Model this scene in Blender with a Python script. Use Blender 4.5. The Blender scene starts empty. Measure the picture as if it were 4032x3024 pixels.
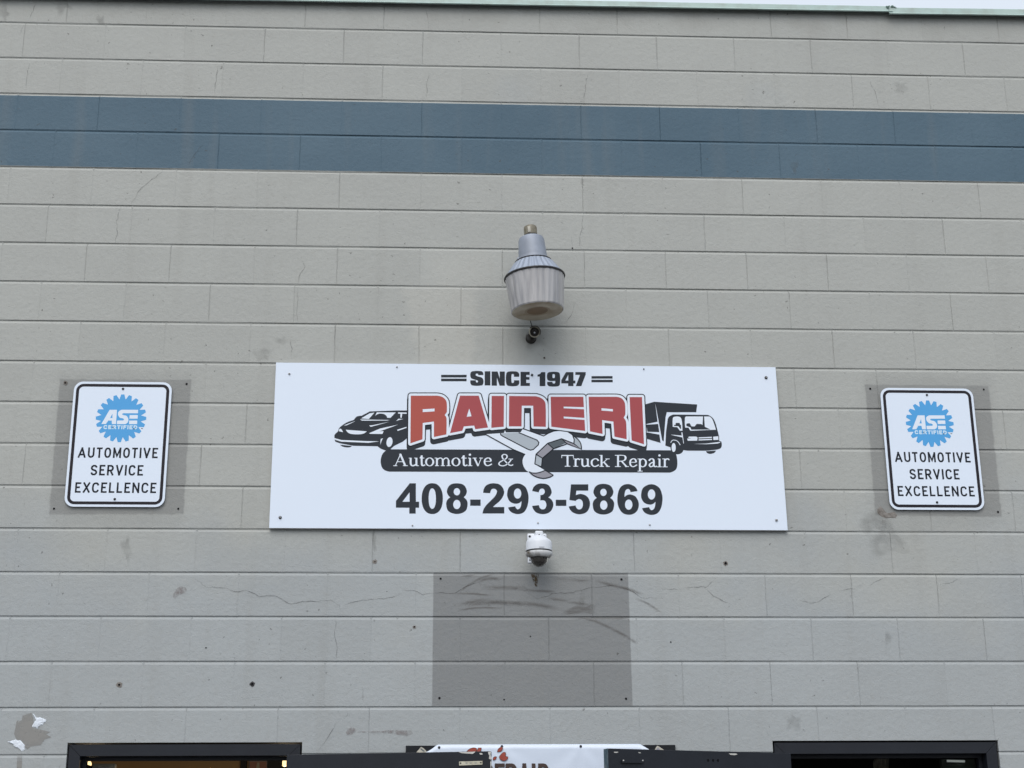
import bpy, bmesh, math, random
from mathutils import Vector, Matrix
from mathutils.geometry import tessellate_polygon
from mathutils import noise as mnoise

random.seed(7)
scene = bpy.context.scene
col = scene.collection
R = math.radians

# ------------------------------------------------------------------ camera
# Solved from the 203 mm x 406 mm block coursing of the wall (face at y = 0).
FPX = 6018.8                       # focal length in photograph pixels (4032 wide)
PITCH, YAW, ROLL = 0.313164, 0.053914, -0.007417
CAM = Vector((-0.1313, -6.9996, 1.601))
_fw = Vector((math.cos(PITCH) * math.sin(YAW), math.cos(PITCH) * math.cos(YAW), math.sin(PITCH)))
_r0 = Vector((math.cos(YAW), -math.sin(YAW), 0))
_u0 = _r0.cross(_fw)
RT = _r0 * math.cos(ROLL) + _u0 * math.sin(ROLL)
UP = -_r0 * math.sin(ROLL) + _u0 * math.cos(ROLL)
cd = bpy.data.cameras.new('camera')
cam = bpy.data.objects.new('camera', cd)
col.objects.link(cam)
cam.matrix_world = Matrix((
    (RT.x, UP.x, -_fw.x, CAM.x), (RT.y, UP.y, -_fw.y, CAM.y), (RT.z, UP.z, -_fw.z, CAM.z), (0, 0, 0, 1)))
cd.sensor_width = 36
cd.lens = FPX / 4032 * 36
cd.clip_end = 2000
scene.camera = cam

# ------------------------------------------------------------------ overcast sky, soft sun, exposure
SUN_EL, SUN_AZ = R(51), R(192)     # from above the viewer, a little to the left
world = bpy.data.worlds.new('World')
scene.world = world
world.use_nodes = True
wn = world.node_tree
wn.nodes.clear()
sky = wn.nodes.new('ShaderNodeTexSky')
sky.sky_type = 'NISHITA'
sky.sun_disc = False
sky.sun_elevation = SUN_EL
sky.sun_rotation = SUN_AZ
sky.air_density = 1.0
sky.dust_density = 5.0
bg1 = wn.nodes.new('ShaderNodeBackground')
bg1.inputs['Strength'].default_value = 0.05
bg2 = wn.nodes.new('ShaderNodeBackground')          # the even cloud cover
bg2.inputs['Color'].default_value = (0.87, 0.935, 1.0, 1)
bg2.inputs['Strength'].default_value = 0.80
add = wn.nodes.new('ShaderNodeAddShader')
wo = wn.nodes.new('ShaderNodeOutputWorld')
wn.links.new(sky.outputs[0], bg1.inputs['Color'])
wn.links.new(bg1.outputs[0], add.inputs[0])
wn.links.new(bg2.outputs[0], add.inputs[1])
wn.links.new(add.outputs[0], wo.inputs['Surface'])
sd = bpy.data.lights.new('sun', 'SUN')
sd.energy = 1.14
sd.angle = R(42)
sd.color = (1.0, 0.985, 0.96)
sun = bpy.data.objects.new('sun', sd)
col.objects.link(sun)
sdir = Vector((math.sin(SUN_AZ) * math.cos(SUN_EL), math.cos(SUN_AZ) * math.cos(SUN_EL), math.sin(SUN_EL)))
sun.rotation_euler = sdir.to_track_quat('Z', 'Y').to_euler()
sun.location = sdir * 30
scene.view_settings.view_transform = 'Standard'
scene.view_settings.look = 'None'
scene.view_settings.exposure = 0.0
scene.view_settings.gamma = 1.0
scene.view_settings.use_curve_mapping = False
scene.render.engine = 'CYCLES'
scene.cycles.max_bounces = 6
scene.cycles.diffuse_bounces = 3
scene.cycles.glossy_bounces = 3
scene.cycles.transparent_max_bounces = 12
scene.render.resolution_x = 1024
scene.render.resolution_y = 768


# ------------------------------------------------------------------ pixel -> place on a plane y = Y
def W(u, v, Y=0.0):
    d = _fw * FPX + RT * (u - 2016) + UP * (1512 - v)
    s = (Y - CAM.y) / d.y
    return Vector((CAM.x + s * d.x, Y, CAM.z + s * d.z))


def in_view(p, m=0):
    d = p - CAM
    w = d.dot(_fw)
    u = 2016 + FPX * d.dot(RT) / w
    v = 1512 - FPX * d.dot(UP) / w
    return u, v


def zoom(ox, oy, s):
    return lambda x, y: (ox + x / s, oy + y / s)


# ------------------------------------------------------------------ materials
def new_mat(name):
    m = bpy.data.materials.new(name)
    m.use_nodes = True
    nt = m.node_tree
    b = nt.nodes['Principled BSDF']
    return m, nt, b


def setin(b, **kw):
    for k, v in kw.items():
        b.inputs[k.replace('_', ' ')].default_value = v


def mat(name, color, rough=0.5, metal=0.0, spec=0.5, var=0.06, scale=6.0, bump=0.0, bscale=80.0, dirt=None, dscale=9.0, damt=0.5):
    """painted / metal / plastic surface with a little procedural unevenness"""
    m, nt, b = new_mat(name)
    n = nt.nodes
    l = nt.links
    geo = n.new('ShaderNodeNewGeometry')
    no = n.new('ShaderNodeTexNoise')
    no.inputs['Scale'].default_value = scale
    no.inputs['Detail'].default_value = 5
    l.new(geo.outputs['Position'], no.inputs['Vector'])
    mx = n.new('ShaderNodeMix')
    mx.data_type = 'RGBA'
    mx.inputs[6].default_value = tuple(c * (1 - var) for c in color) + (1,)
    mx.inputs[7].default_value = tuple(min(1, c * (1 + var)) for c in color) + (1,)
    l.new(no.outputs['Fac'], mx.inputs[0])
    out = mx.outputs[2]
    if dirt:
        nd = n.new('ShaderNodeTexNoise')
        nd.inputs['Scale'].default_value = dscale
        nd.inputs['Detail'].default_value = 6
        l.new(geo.outputs['Position'], nd.inputs['Vector'])
        mr = n.new('ShaderNodeMapRange')
        mr.inputs['From Min'].default_value = 0.45
        mr.inputs['From Max'].default_value = 0.72
        mr.inputs['To Max'].default_value = damt
        l.new(nd.outputs['Fac'], mr.inputs['Value'])
        m2 = n.new('ShaderNodeMix')
        m2.data_type = 'RGBA'
        m2.inputs[7].default_value = tuple(dirt) + (1,)
        l.new(mr.outputs[0], m2.inputs[0])
        l.new(out, m2.inputs[6])
        out = m2.outputs[2]
    l.new(out, b.inputs['Base Color'])
    setin(b, Roughness=rough, Metallic=metal, Specular_IOR_Level=spec)
    if bump:
        nb = n.new('ShaderNodeTexNoise')
        nb.inputs['Scale'].default_value = bscale
        nb.inputs['Detail'].default_value = 4
        l.new(geo.outputs['Position'], nb.inputs['Vector'])
        bp = n.new('ShaderNodeBump')
        bp.inputs['Strength'].default_value = bump
        bp.inputs['Distance'].default_value = 0.004
        l.new(nb.outputs['Fac'], bp.inputs['Height'])
        l.new(bp.outputs[0], b.inputs['Normal'])
    return m


def emis(name, color, strength):
    m, nt, b = new_mat(name)
    b.inputs['Base Color'].default_value = tuple(color) + (1,)
    b.inputs['Emission Color'].default_value = tuple(color) + (1,)
    b.inputs['Emission Strength'].default_value = strength
    return m


def fade_mat(name, color, amount, nscale=30.0, lo=0.3, hi=0.7, stretch=(1, 1, 1), rough=0.8):
    """thin deposit on a wall: opacity from the 'fade' attribute, broken up by noise"""
    m, nt, b = new_mat(name)
    n = nt.nodes
    l = nt.links
    b.inputs['Base Color'].default_value = tuple(color) + (1,)
    setin(b, Roughness=rough, Specular_IOR_Level=0.2)
    at = n.new('ShaderNodeAttribute')
    at.attribute_name = 'fade'
    geo = n.new('ShaderNodeNewGeometry')
    vm = n.new('ShaderNodeVectorMath')
    vm.operation = 'MULTIPLY'
    vm.inputs[1].default_value = stretch
    l.new(geo.outputs['Position'], vm.inputs[0])
    no = n.new('ShaderNodeTexNoise')
    no.inputs['Scale'].default_value = nscale
    no.inputs['Detail'].default_value = 6
    l.new(vm.outputs[0], no.inputs['Vector'])
    mr = n.new('ShaderNodeMapRange')
    mr.inputs['From Min'].default_value = lo
    mr.inputs['From Max'].default_value = hi
    l.new(no.outputs['Fac'], mr.inputs['Value'])
    mu = n.new('ShaderNodeMath')
    mu.operation = 'MULTIPLY'
    l.new(at.outputs['Fac'], mu.inputs[0])
    l.new(mr.outputs[0], mu.inputs[1])
    m2 = n.new('ShaderNodeMath')
    m2.operation = 'MULTIPLY'
    m2.inputs[1].default_value = amount
    l.new(mu.outputs[0], m2.inputs[0])
    l.new(m2.outputs[0], b.inputs['Alpha'])
    return m


BED = lambda b: 2.137 + (19 - b) * 0.2032        # height of the b-th bed joint counted from the top


def wall_material():
    m, nt, b = new_mat('block_wall_paint')
    n = nt.nodes
    l = nt.links
    geo = n.new('ShaderNodeNewGeometry')
    pos = geo.outputs['Position']
    sep = n.new('ShaderNodeSeparateXYZ')
    l.new(pos, sep.inputs[0])

    def noise(scale, detail=4, vec=pos, rough=0.5):
        t = n.new('ShaderNodeTexNoise')
        t.inputs['Scale'].default_value = scale
        t.inputs['Detail'].default_value = detail
        t.inputs['Roughness'].default_value = rough
        l.new(vec, t.inputs['Vector'])
        return t.outputs['Fac']

    def math_(op, a, c=None, clamp=False):
        t = n.new('ShaderNodeMath')
        t.operation = op
        t.use_clamp = clamp
        for i, x in enumerate((a, c)):
            if x is None:
                continue
            if isinstance(x, (int, float)):
                t.inputs[i].default_value = x
            else:
                l.new(x, t.inputs[i])
        return t.outputs[0]

    def rng(v, a, c, lo=0.0, hi=1.0, smooth=False):
        t = n.new('ShaderNodeMapRange')
        if smooth:
            t.interpolation_type = 'SMOOTHSTEP'
        t.inputs['From Min'].default_value = a
        t.inputs['From Max'].default_value = c
        t.inputs['To Min'].default_value = lo
        t.inputs['To Max'].default_value = hi
        l.new(v, t.inputs['Value'])
        return t.outputs[0]

    def mix(fac, a, c, mode='MIX'):
        t = n.new('ShaderNodeMix')
        t.data_type = 'RGBA'
        t.blend_type = mode
        for i, x in ((0, fac), (6, a), (7, c)):
            if isinstance(x, (int, float)):
                t.inputs[i].default_value = x
            elif isinstance(x, tuple):
                t.inputs[i].default_value = x + (1,)
            else:
                l.new(x, t.inputs[i])
        return t.outputs[2]

    def scaled(sx, sy, sz):
        t = n.new('ShaderNodeVectorMath')
        t.operation = 'MULTIPLY'
        t.inputs[1].default_value = (sx, sy, sz)
        l.new(pos, t.inputs[0])
        return t.outputs[0]

    n_edge = math_('MULTIPLY', math_('SUBTRACT', noise(22, 3), 0.5), 0.03)

    def quad(px, soft=0.006, rag=1.0):
        """inside-mask of a quadrilateral given by four pixel corners (clockwise from top left)"""
        p = [W(*q) for q in px]
        res = None
        cx = sum(q.x for q in p) / 4
        cz = sum(q.z for q in p) / 4
        for i in range(4):
            a, c = p[i], p[(i + 1) % 4]
            nx, nz = -(c.z - a.z), (c.x - a.x)
            L = math.hypot(nx, nz)
            nx, nz = nx / L, nz / L
            if nx * (cx - a.x) + nz * (cz - a.z) < 0:
                nx, nz = -nx, -nz
            d = n.new('ShaderNodeVectorMath')
            d.operation = 'DOT_PRODUCT'
            d.inputs[1].default_value = (nx, 0, nz)
            l.new(pos, d.inputs[0])
            e = math_('SUBTRACT', d.outputs['Value'], nx * a.x + nz * a.z)
            if rag:
                e = math_('ADD', e, math_('MULTIPLY', n_edge, rag))
            f = rng(e, -soft, soft, smooth=True)
            res = f if res is None else math_('MULTIPLY', res, f)
        return res

    # base tone: two greys mixed by noise, the cooler one towards the bottom
    grey = (0.414, 0.428, 0.410)
    cool = (0.372, 0.400, 0.412)
    low = math_('ADD', rng(sep.outputs['Z'], 2.5, 3.6, 0.62, 0.0), math_('MULTIPLY', math_('SUBTRACT', noise(1.6, 3), 0.5), 1.0))
    c = mix(rng(low, 0.15, 0.45), grey, cool)
    oi = n.new('ShaderNodeObjectInfo')
    c = mix(1.0, c, mix(oi.outputs['Random'], (0.972, 0.972, 0.972), (1.015, 1.015, 1.015)), 'MULTIPLY')
    # roller patches
    c = mix(math_('MULTIPLY', rng(noise(2.3, 2), 0.42, 0.62), 0.10), c, (0.30, 0.305, 0.30))
    # touched-up lighter paint left of the lamp
    T = zoom(1344, 800, 1.6458)
    lp = quad([T(405, 555), T(880, 548), T(850, 1045), T(500, 1040)], 0.03, 2.5)
    c = mix(math_('MULTIPLY', lp, 0.30), c, (0.54, 0.535, 0.49))
    lp = quad([T(560, 300), T(1010, 310), T(1000, 550), T(600, 550)], 0.07, 3.0)
    c = mix(math_('MULTIPLY', lp, 0.16), c, (0.54, 0.535, 0.49))
    # blue band over two courses
    zz = math_('ADD', sep.outputs['Z'], math_('MULTIPLY', n_edge, 0.12))
    blue = math_('MULTIPLY', rng(zz, BED(5) + 0.003, BED(5) + 0.0055), rng(zz, BED(3) - 0.0125, BED(3) - 0.0105, 1, 0))
    bl = mix(rng(noise(1.4, 3), 0.35, 0.65), (0.074, 0.130, 0.178), (0.090, 0.150, 0.200))
    c = mix(blue, c, bl)
    # old paint left where earlier signs hung
    A = zoom(180, 1440, 2.676)
    B = zoom(3380, 1480, 2.86)
    G = zoom(1344, 2016, 1.6458)
    old = (0.232, 0.238, 0.235)
    gm = quad([A(150, 140), A(1535, 150), A(1450, 1562), A(35, 1568)], 0.005, 0.5)
    c = mix(math_('MULTIPLY', gm, 0.72), c, old)
    gm = quad([A(135, 60), A(1560, 70), A(1440, 1700), A(10, 1700)], 0.035, 1.5)
    c = mix(math_('MULTIPLY', gm, 0.20), c, old)
    gm = quad([B(75, 100), B(1465, 112), B(1615, 1590), B(190, 1570)], 0.005, 0.5)
    c = mix(math_('MULTIPLY', gm, 0.72), c, old)
    gm = quad([B(60, -10), B(1500, -10), B(1600, 1690), B(170, 1900)], 0.035, 1.5)
    c = mix(math_('MULTIPLY', gm, 0.20), c, old)
    gm = quad([G(597, 393), G(1858, 396), G(1888, 1256), G(588, 1256)], 0.003, 0.1)
    c = mix(math_('MULTIPLY', gm, 0.88), c, (0.212, 0.222, 0.228))
    # grime: under the flashing, runs down the wall, general mottling
    topd = math_('MULTIPLY', rng(sep.outputs['Z'], 5.72, 5.98), rng(noise(5, 5), 0.42, 0.7))
    c = mix(math_('MULTIPLY', topd, 0.32), c, (0.20, 0.19, 0.165))
    runs = rng(noise(1.0, 3, scaled(9, 9, 0.7)), 0.56, 0.78)
    c = mix(math_('MULTIPLY', runs, 0.16), c, (0.24, 0.235, 0.215))
    mott = noise(38, 3, rough=0.7)
    c = mix(math_('MULTIPLY', rng(mott, 0.5, 0.8), 0.22), c, mix(blue, (0.29, 0.28, 0.25), (0.07, 0.1, 0.13)))
    # pinholes and pocks of the concrete: their shade and dirt painted as dark dots
    vo = n.new('ShaderNodeTexVoronoi')
    vo.voronoi_dimensions = '2D'
    vo.inputs['Scale'].default_value = 19
    wv = n.new('ShaderNodeVectorMath')
    wv.operation = 'ADD'
    nz = n.new('ShaderNodeTexNoise')
    nz.inputs['Scale'].default_value = 60
    l.new(pos, nz.inputs['Vector'])
    sc = n.new('ShaderNodeVectorMath')
    sc.operation = 'SCALE'
    sc.inputs['Scale'].default_value = 0.03
    l.new(nz.outputs['Color'], sc.inputs[0])
    l.new(pos, wv.inputs[0])
    l.new(sc.outputs[0], wv.inputs[1])
    sv = n.new('ShaderNodeSeparateXYZ')
    l.new(wv.outputs[0], sv.inputs[0])
    cv = n.new('ShaderNodeCombineXYZ')
    l.new(sv.outputs['X'], cv.inputs['X'])
    l.new(sv.outputs['Z'], cv.inputs['Y'])
    l.new(cv.outputs[0], vo.inputs['Vector'])
    sc2 = n.new('ShaderNodeSeparateColor')
    l.new(vo.outputs['Color'], sc2.inputs[0])
    size = rng(sc2.outputs[0], 0.62, 1.0, 0.02, 0.10)
    size = math_('MULTIPLY', size, math_('GREATER_THAN', sc2.outputs[0], 0.62))
    size = math_('MULTIPLY', size, rng(noise(1.7, 2), 0.36, 0.58, 0.2, 1.0))
    pit = math_('SUBTRACT', size, vo.outputs['Distance'])
    pitm = rng(pit, 0.0, 0.05)
    c = mix(math_('MULTIPLY', pitm, 0.62), c, (0.06, 0.058, 0.05))
    l.new(c, b.inputs['Base Color'])
    setin(b, Roughness=0.62, Specular_IOR_Level=0.3)
    # relief: block texture, roller stipple
    h = math_('ADD', math_('MULTIPLY', noise(45, 3, rough=0.65), 1.0), math_('MULTIPLY', noise(230, 1), 0.35))
    h = math_('ADD', h, math_('MULTIPLY', noise(9, 1), 0.8))
    bp = n.new('ShaderNodeBump')
    bp.inputs['Strength'].default_value = 0.55
    bp.inputs['Distance'].default_value = 0.0045
    l.new(h, bp.inputs['Height'])
    l.new(bp.outputs[0], b.inputs['Normal'])
    return m


M = {}
M['wall'] = wall_material()
M['mint'] = mat('mint_metal', (0.42, 0.55, 0.52), 0.45, 0, 0.5, 0.10, 5, 0.15, 60, (0.30, 0.34, 0.30), 14, 0.55)
M['white'] = mat('white_sign_face', (0.755, 0.845, 0.975), 0.42, 0, 0.4, 0.012, 2.5)
M['print_white'] = mat('white_print', (0.77, 0.85, 0.96), 0.42, 0, 0.4, 0.01)
M['ink'] = mat('charcoal_print', (0.027, 0.034, 0.045), 0.5, 0, 0.2, 0.10, 12)
M['outline'] = mat('black_print', (0.008, 0.012, 0.020), 0.5, 0, 0.2, 0.08)
M['red'] = mat('faded_red_print', (0.38, 0.060, 0.070), 0.45, 0, 0.4, 0.06, 2)
M['red2'] = mat('orange_red_print', (0.42, 0.075, 0.055), 0.45, 0, 0.4, 0.06, 2)
M['g1'] = mat('light_grey_print', (0.42, 0.48, 0.54), 0.45, 0, 0.4, 0.03)
M['g2'] = mat('mid_grey_print', (0.30, 0.30, 0.35), 0.45, 0, 0.4, 0.03)
M['g3'] = mat('dark_grey_print', (0.085, 0.11, 0.13), 0.45, 0, 0.4, 0.03)
M['edge'] = mat('sign_edge', (0.55, 0.55, 0.55), 0.6, 0, 0.3, 0.15, 30)
M['cyan'] = mat('sky_blue_print', (0.075, 0.37, 0.76), 0.42, 0, 0.4, 0.03)
M['cyan_lt'] = mat('pale_blue_print', (0.62, 0.80, 0.95), 0.42, 0, 0.4, 0.03)
M['border'] = mat('sign_border_print', (0.018, 0.016, 0.022), 0.5, 0, 0.2, 0.08)
M['steel'] = mat('weathered_steel', (0.42, 0.42, 0.42), 0.4, 0.8, 0.5, 0.25, 90)
M['blackhead'] = mat('black_screw', (0.02, 0.02, 0.022), 0.5, 0.2, 0.5, 0.2, 60)
M['hole'] = mat('dark_hole', (0.008, 0.008, 0.010), 0.9, 0, 0.1, 0.2, 50)
M['galv'] = mat('galvanised_housing', (0.30, 0.335, 0.40), 0.55, 0.25, 0.5, 0.16, 14, 0.1, 60, (0.20, 0.22, 0.26), 11, 0.6)
M['alum'] = mat('aluminium_reflector', (0.38, 0.43, 0.52), 0.42, 0.45, 0.5, 0.10, 25)
M['ring'] = mat('dark_ring', (0.035, 0.035, 0.037), 0.5, 0.3, 0.5, 0.2, 30)
M['amber'] = mat('aged_photocell_cap', (0.21, 0.19, 0.14), 0.35, 0, 0.5, 0.25, 40, 0, 80, (0.09, 0.075, 0.045), 40, 0.9)
M['lens'] = mat('dirty_lamp_lens', (0.50, 0.46, 0.36), 0.55, 0, 0.4, 0.18, 20, 0.2, 90, (0.30, 0.22, 0.13), 14, 0.7)
M['scorch1'] = mat('lens_scorch_edge', (0.36, 0.30, 0.21), 0.55, 0, 0.4, 0.25, 25)
M['scorch2'] = mat('lens_scorch', (0.23, 0.165, 0.10), 0.55, 0, 0.4, 0.35, 22)
M['camwhite'] = mat('camera_white', (0.70, 0.74, 0.80), 0.35, 0, 0.5, 0.04, 20)
M['camdirty'] = mat('camera_ring_dirty', (0.62, 0.64, 0.66), 0.5, 0, 0.4, 0.08, 20, 0, 80, (0.11, 0.09, 0.065), 20, 1.0)
M['rubber'] = mat('black_rubber', (0.012, 0.012, 0.013), 0.6, 0, 0.4, 0.2, 40)
M['camblack'] = mat('camera_black', (0.022, 0.019, 0.016), 0.35, 0, 0.5, 0.2, 40)
M['door'] = mat('charcoal_door_paint', (0.013, 0.016, 0.023), 0.5, 0, 0.28, 0.22, 10, 0.12, 50)
M['dooredge'] = mat('worn_teal_door_edge', (0.045, 0.085, 0.11), 0.5, 0, 0.4, 0.3, 30, 0, 80, (0.25, 0.26, 0.26), 40, 0.4)
M['plate'] = mat('cream_plate', (0.56, 0.54, 0.44), 0.5, 0, 0.4, 0.12, 60, 0, 80, (0.30, 0.27, 0.20), 70, 0.5)
M['chip'] = mat('chipped_primer', (0.55, 0.55, 0.53), 0.7, 0, 0.3, 0.15, 60)
M['board'] = mat('black_painted_board', (0.009, 0.011, 0.015), 0.6, 0, 0.25, 0.2, 12, 0.2, 40)
M['tape'] = mat('torn_paper', (0.50, 0.48, 0.42), 0.8, 0, 0.2, 0.25, 50)
M['vinyl'] = mat('white_vinyl', (0.66, 0.74, 0.87), 0.35, 0, 0.45, 0.02, 4)
M['brown'] = mat('brown_print', (0.055, 0.032, 0.026), 0.4, 0, 0.4, 0.2, 40)
M['bred'] = mat('brick_red_print', (0.33, 0.06, 0.04), 0.4, 0, 0.4, 0.25, 60)
M['spackle'] = mat('white_filler', (0.74, 0.80, 0.88), 0.8, 0, 0.2, 0.04, 40, 0.5, 60)
M['asphalt'] = mat('asphalt', (0.055, 0.055, 0.058), 0.9, 0, 0.3, 0.3, 3, 0.6, 40)
M['concrete'] = mat('pavement_concrete', (0.30, 0.29, 0.27), 0.85, 0, 0.3, 0.15, 2.5, 0.4, 50)
M['inbrown'] = mat('brown_interior_wall', (0.42, 0.28, 0.15), 0.7, 0, 0.3, 0.12, 3)
M['indark'] = mat('dark_interior', (0.06, 0.065, 0.06), 0.8, 0, 0.3, 0.2, 3)
M['ingreen'] = mat('grey_green_interior_panel', (0.30, 0.36, 0.33), 0.6, 0, 0.3, 0.1, 3)
M['infloor'] = mat('interior_floor', (0.14, 0.14, 0.14), 0.7, 0, 0.3, 0.2, 3)
M['inceil'] = mat('interior_ceiling', (0.35, 0.34, 0.31), 0.8, 0, 0.3, 0.1, 3)
M['pink'] = mat('poster_print', (0.40, 0.20, 0.17), 0.5, 0, 0.3, 0.2, 10)
M['bulb'] = emis('lit_bulb', (1.0, 0.74, 0.36), 1.7)
M['tube'] = emis('lit_tube', (0.9, 1.0, 0.95), 0.22)
M['roof'] = mat('roof_felt', (0.12, 0.12, 0.12), 0.9, 0, 0.3, 0.2, 2)
M['bare'] = mat('bare_concrete', (0.26, 0.245, 0.23), 0.95, 0, 0.1, 0.4, 70, 0.9, 60, (0.085, 0.07, 0.055), 45, 0.8)
M['crack'] = fade_mat('hairline_crack', (0.10, 0.10, 0.098), 0.62, 30, 0.25, 0.6)
M['scuff'] = fade_mat('brown_scuff', (0.12, 0.104, 0.09), 0.45, 32, 0.22, 0.62, (0.35, 1, 2.2))
M['tan'] = fade_mat('tan_touch_up', (0.325, 0.32, 0.307), 0.75, 45, 0.12, 0.42)
M['pinkish'] = fade_mat('flaked_paint', (0.29, 0.26, 0.26), 0.55, 60, 0.32, 0.6)
M['stain'] = fade_mat('grey_stain', (0.17, 0.17, 0.16), 0.26, 17, 0.3, 0.75)
M['rust'] = fade_mat('rusty_streak', (0.085, 0.06, 0.03), 0.9, 110, 0.38, 0.55)

# prismatic acrylic refractor of the lamp: milky, slightly see-through, streaked
_m, _nt, _b = new_mat('ribbed_acrylic')
_geo = _nt.nodes.new('ShaderNodeTexCoord')
_no = _nt.nodes.new('ShaderNodeTexNoise')
_no.inputs['Scale'].default_value = 3.0
_no.inputs['Detail'].default_value = 6
_vm = _nt.nodes.new('ShaderNodeVectorMath')
_vm.operation = 'MULTIPLY'
_vm.inputs[1].default_value = (15, 15, 0.4)
_nt.links.new(_geo.outputs['Object'], _vm.inputs[0])
_nt.links.new(_vm.outputs[0], _no.inputs['Vector'])
_mx = _nt.nodes.new('ShaderNodeMix')
_mx.data_type = 'RGBA'
_mx.inputs[6].default_value = (0.31, 0.31, 0.325, 1)
_mx.inputs[7].default_value = (0.53, 0.52, 0.525, 1)
_mr = _nt.nodes.new('ShaderNodeMapRange')
_mr.inputs['From Min'].default_value = 0.3
_mr.inputs['From Max'].default_value = 0.7
_nt.links.new(_no.outputs['Fac'], _mr.inputs['Value'])
_nt.links.new(_mr.outputs[0], _mx.inputs[0])
_nt.links.new(_mx.outputs[2], _b.inputs['Base Color'])
setin(_b, Roughness=0.25, Specular_IOR_Level=0.6, Metallic=0.1)
M['acrylic'] = _m
# smoked dome
_m, _nt, _b = new_mat('smoked_dome')
_no = _nt.nodes.new('ShaderNodeTexNoise')
_no.inputs['Scale'].default_value = 30
_mx = _nt.nodes.new('ShaderNodeMix')
_mx.data_type = 'RGBA'
_mx.inputs[6].default_value = (0.16, 0.15, 0.145, 1)
_mx.inputs[7].default_value = (0.30, 0.29, 0.28, 1)
_nt.links.new(_no.outputs['Fac'], _mx.inputs[0])
_nt.links.new(_mx.outputs[2], _b.inputs['Base Color'])
setin(_b, Roughness=0.08, Specular_IOR_Level=0.6, Transmission_Weight=0.75, IOR=1.1)
M['dome'] = _m


# ------------------------------------------------------------------ mesh helpers
def link(o, parent=None):
    col.objects.link(o)
    if parent is not None:
        o.parent = parent
    return o


def root_of(o):
    v = Vector((0, 0, 0))
    while o is not None:
        v += o.location
        o = o.parent
    return v


def obj(name, verts, faces, mats, parent=None, fmat=None, smooth=False, fade=None):
    """one mesh object; verts are in world space"""
    off = root_of(parent) if parent else Vector((0, 0, 0))
    me = bpy.data.meshes.new(name)
    me.from_pydata([tuple(Vector(v) - off) for v in verts], [], faces)
    if not isinstance(mats, (list, tuple)):
        mats = [mats]
    for m in mats:
        me.materials.append(m)
    if fmat:
        me.polygons.foreach_set('material_index', fmat)
    if smooth:
        me.polygons.foreach_set('use_smooth', [True] * len(me.polygons))
    if fade is not None:
        a = me.attributes.new('fade', 'FLOAT', 'POINT')
        a.data.foreach_set('value', fade)
    me.update()
    o = bpy.data.objects.new(name, me)
    return link(o, parent)


def empty(name, loc, label=None, cat=None, group=None):
    o = bpy.data.objects.new(name, None)
    o.location = loc
    o.empty_display_size = 0.1
    link(o)
    tag(o, label, cat, group)
    return o


def tag(o, label=None, cat=None, group=None, kind=None):
    if label:
        o['label'] = label
    if cat:
        o['category'] = cat
    if group:
        o['group'] = group
    if kind:
        o['kind'] = kind
    return o


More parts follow.
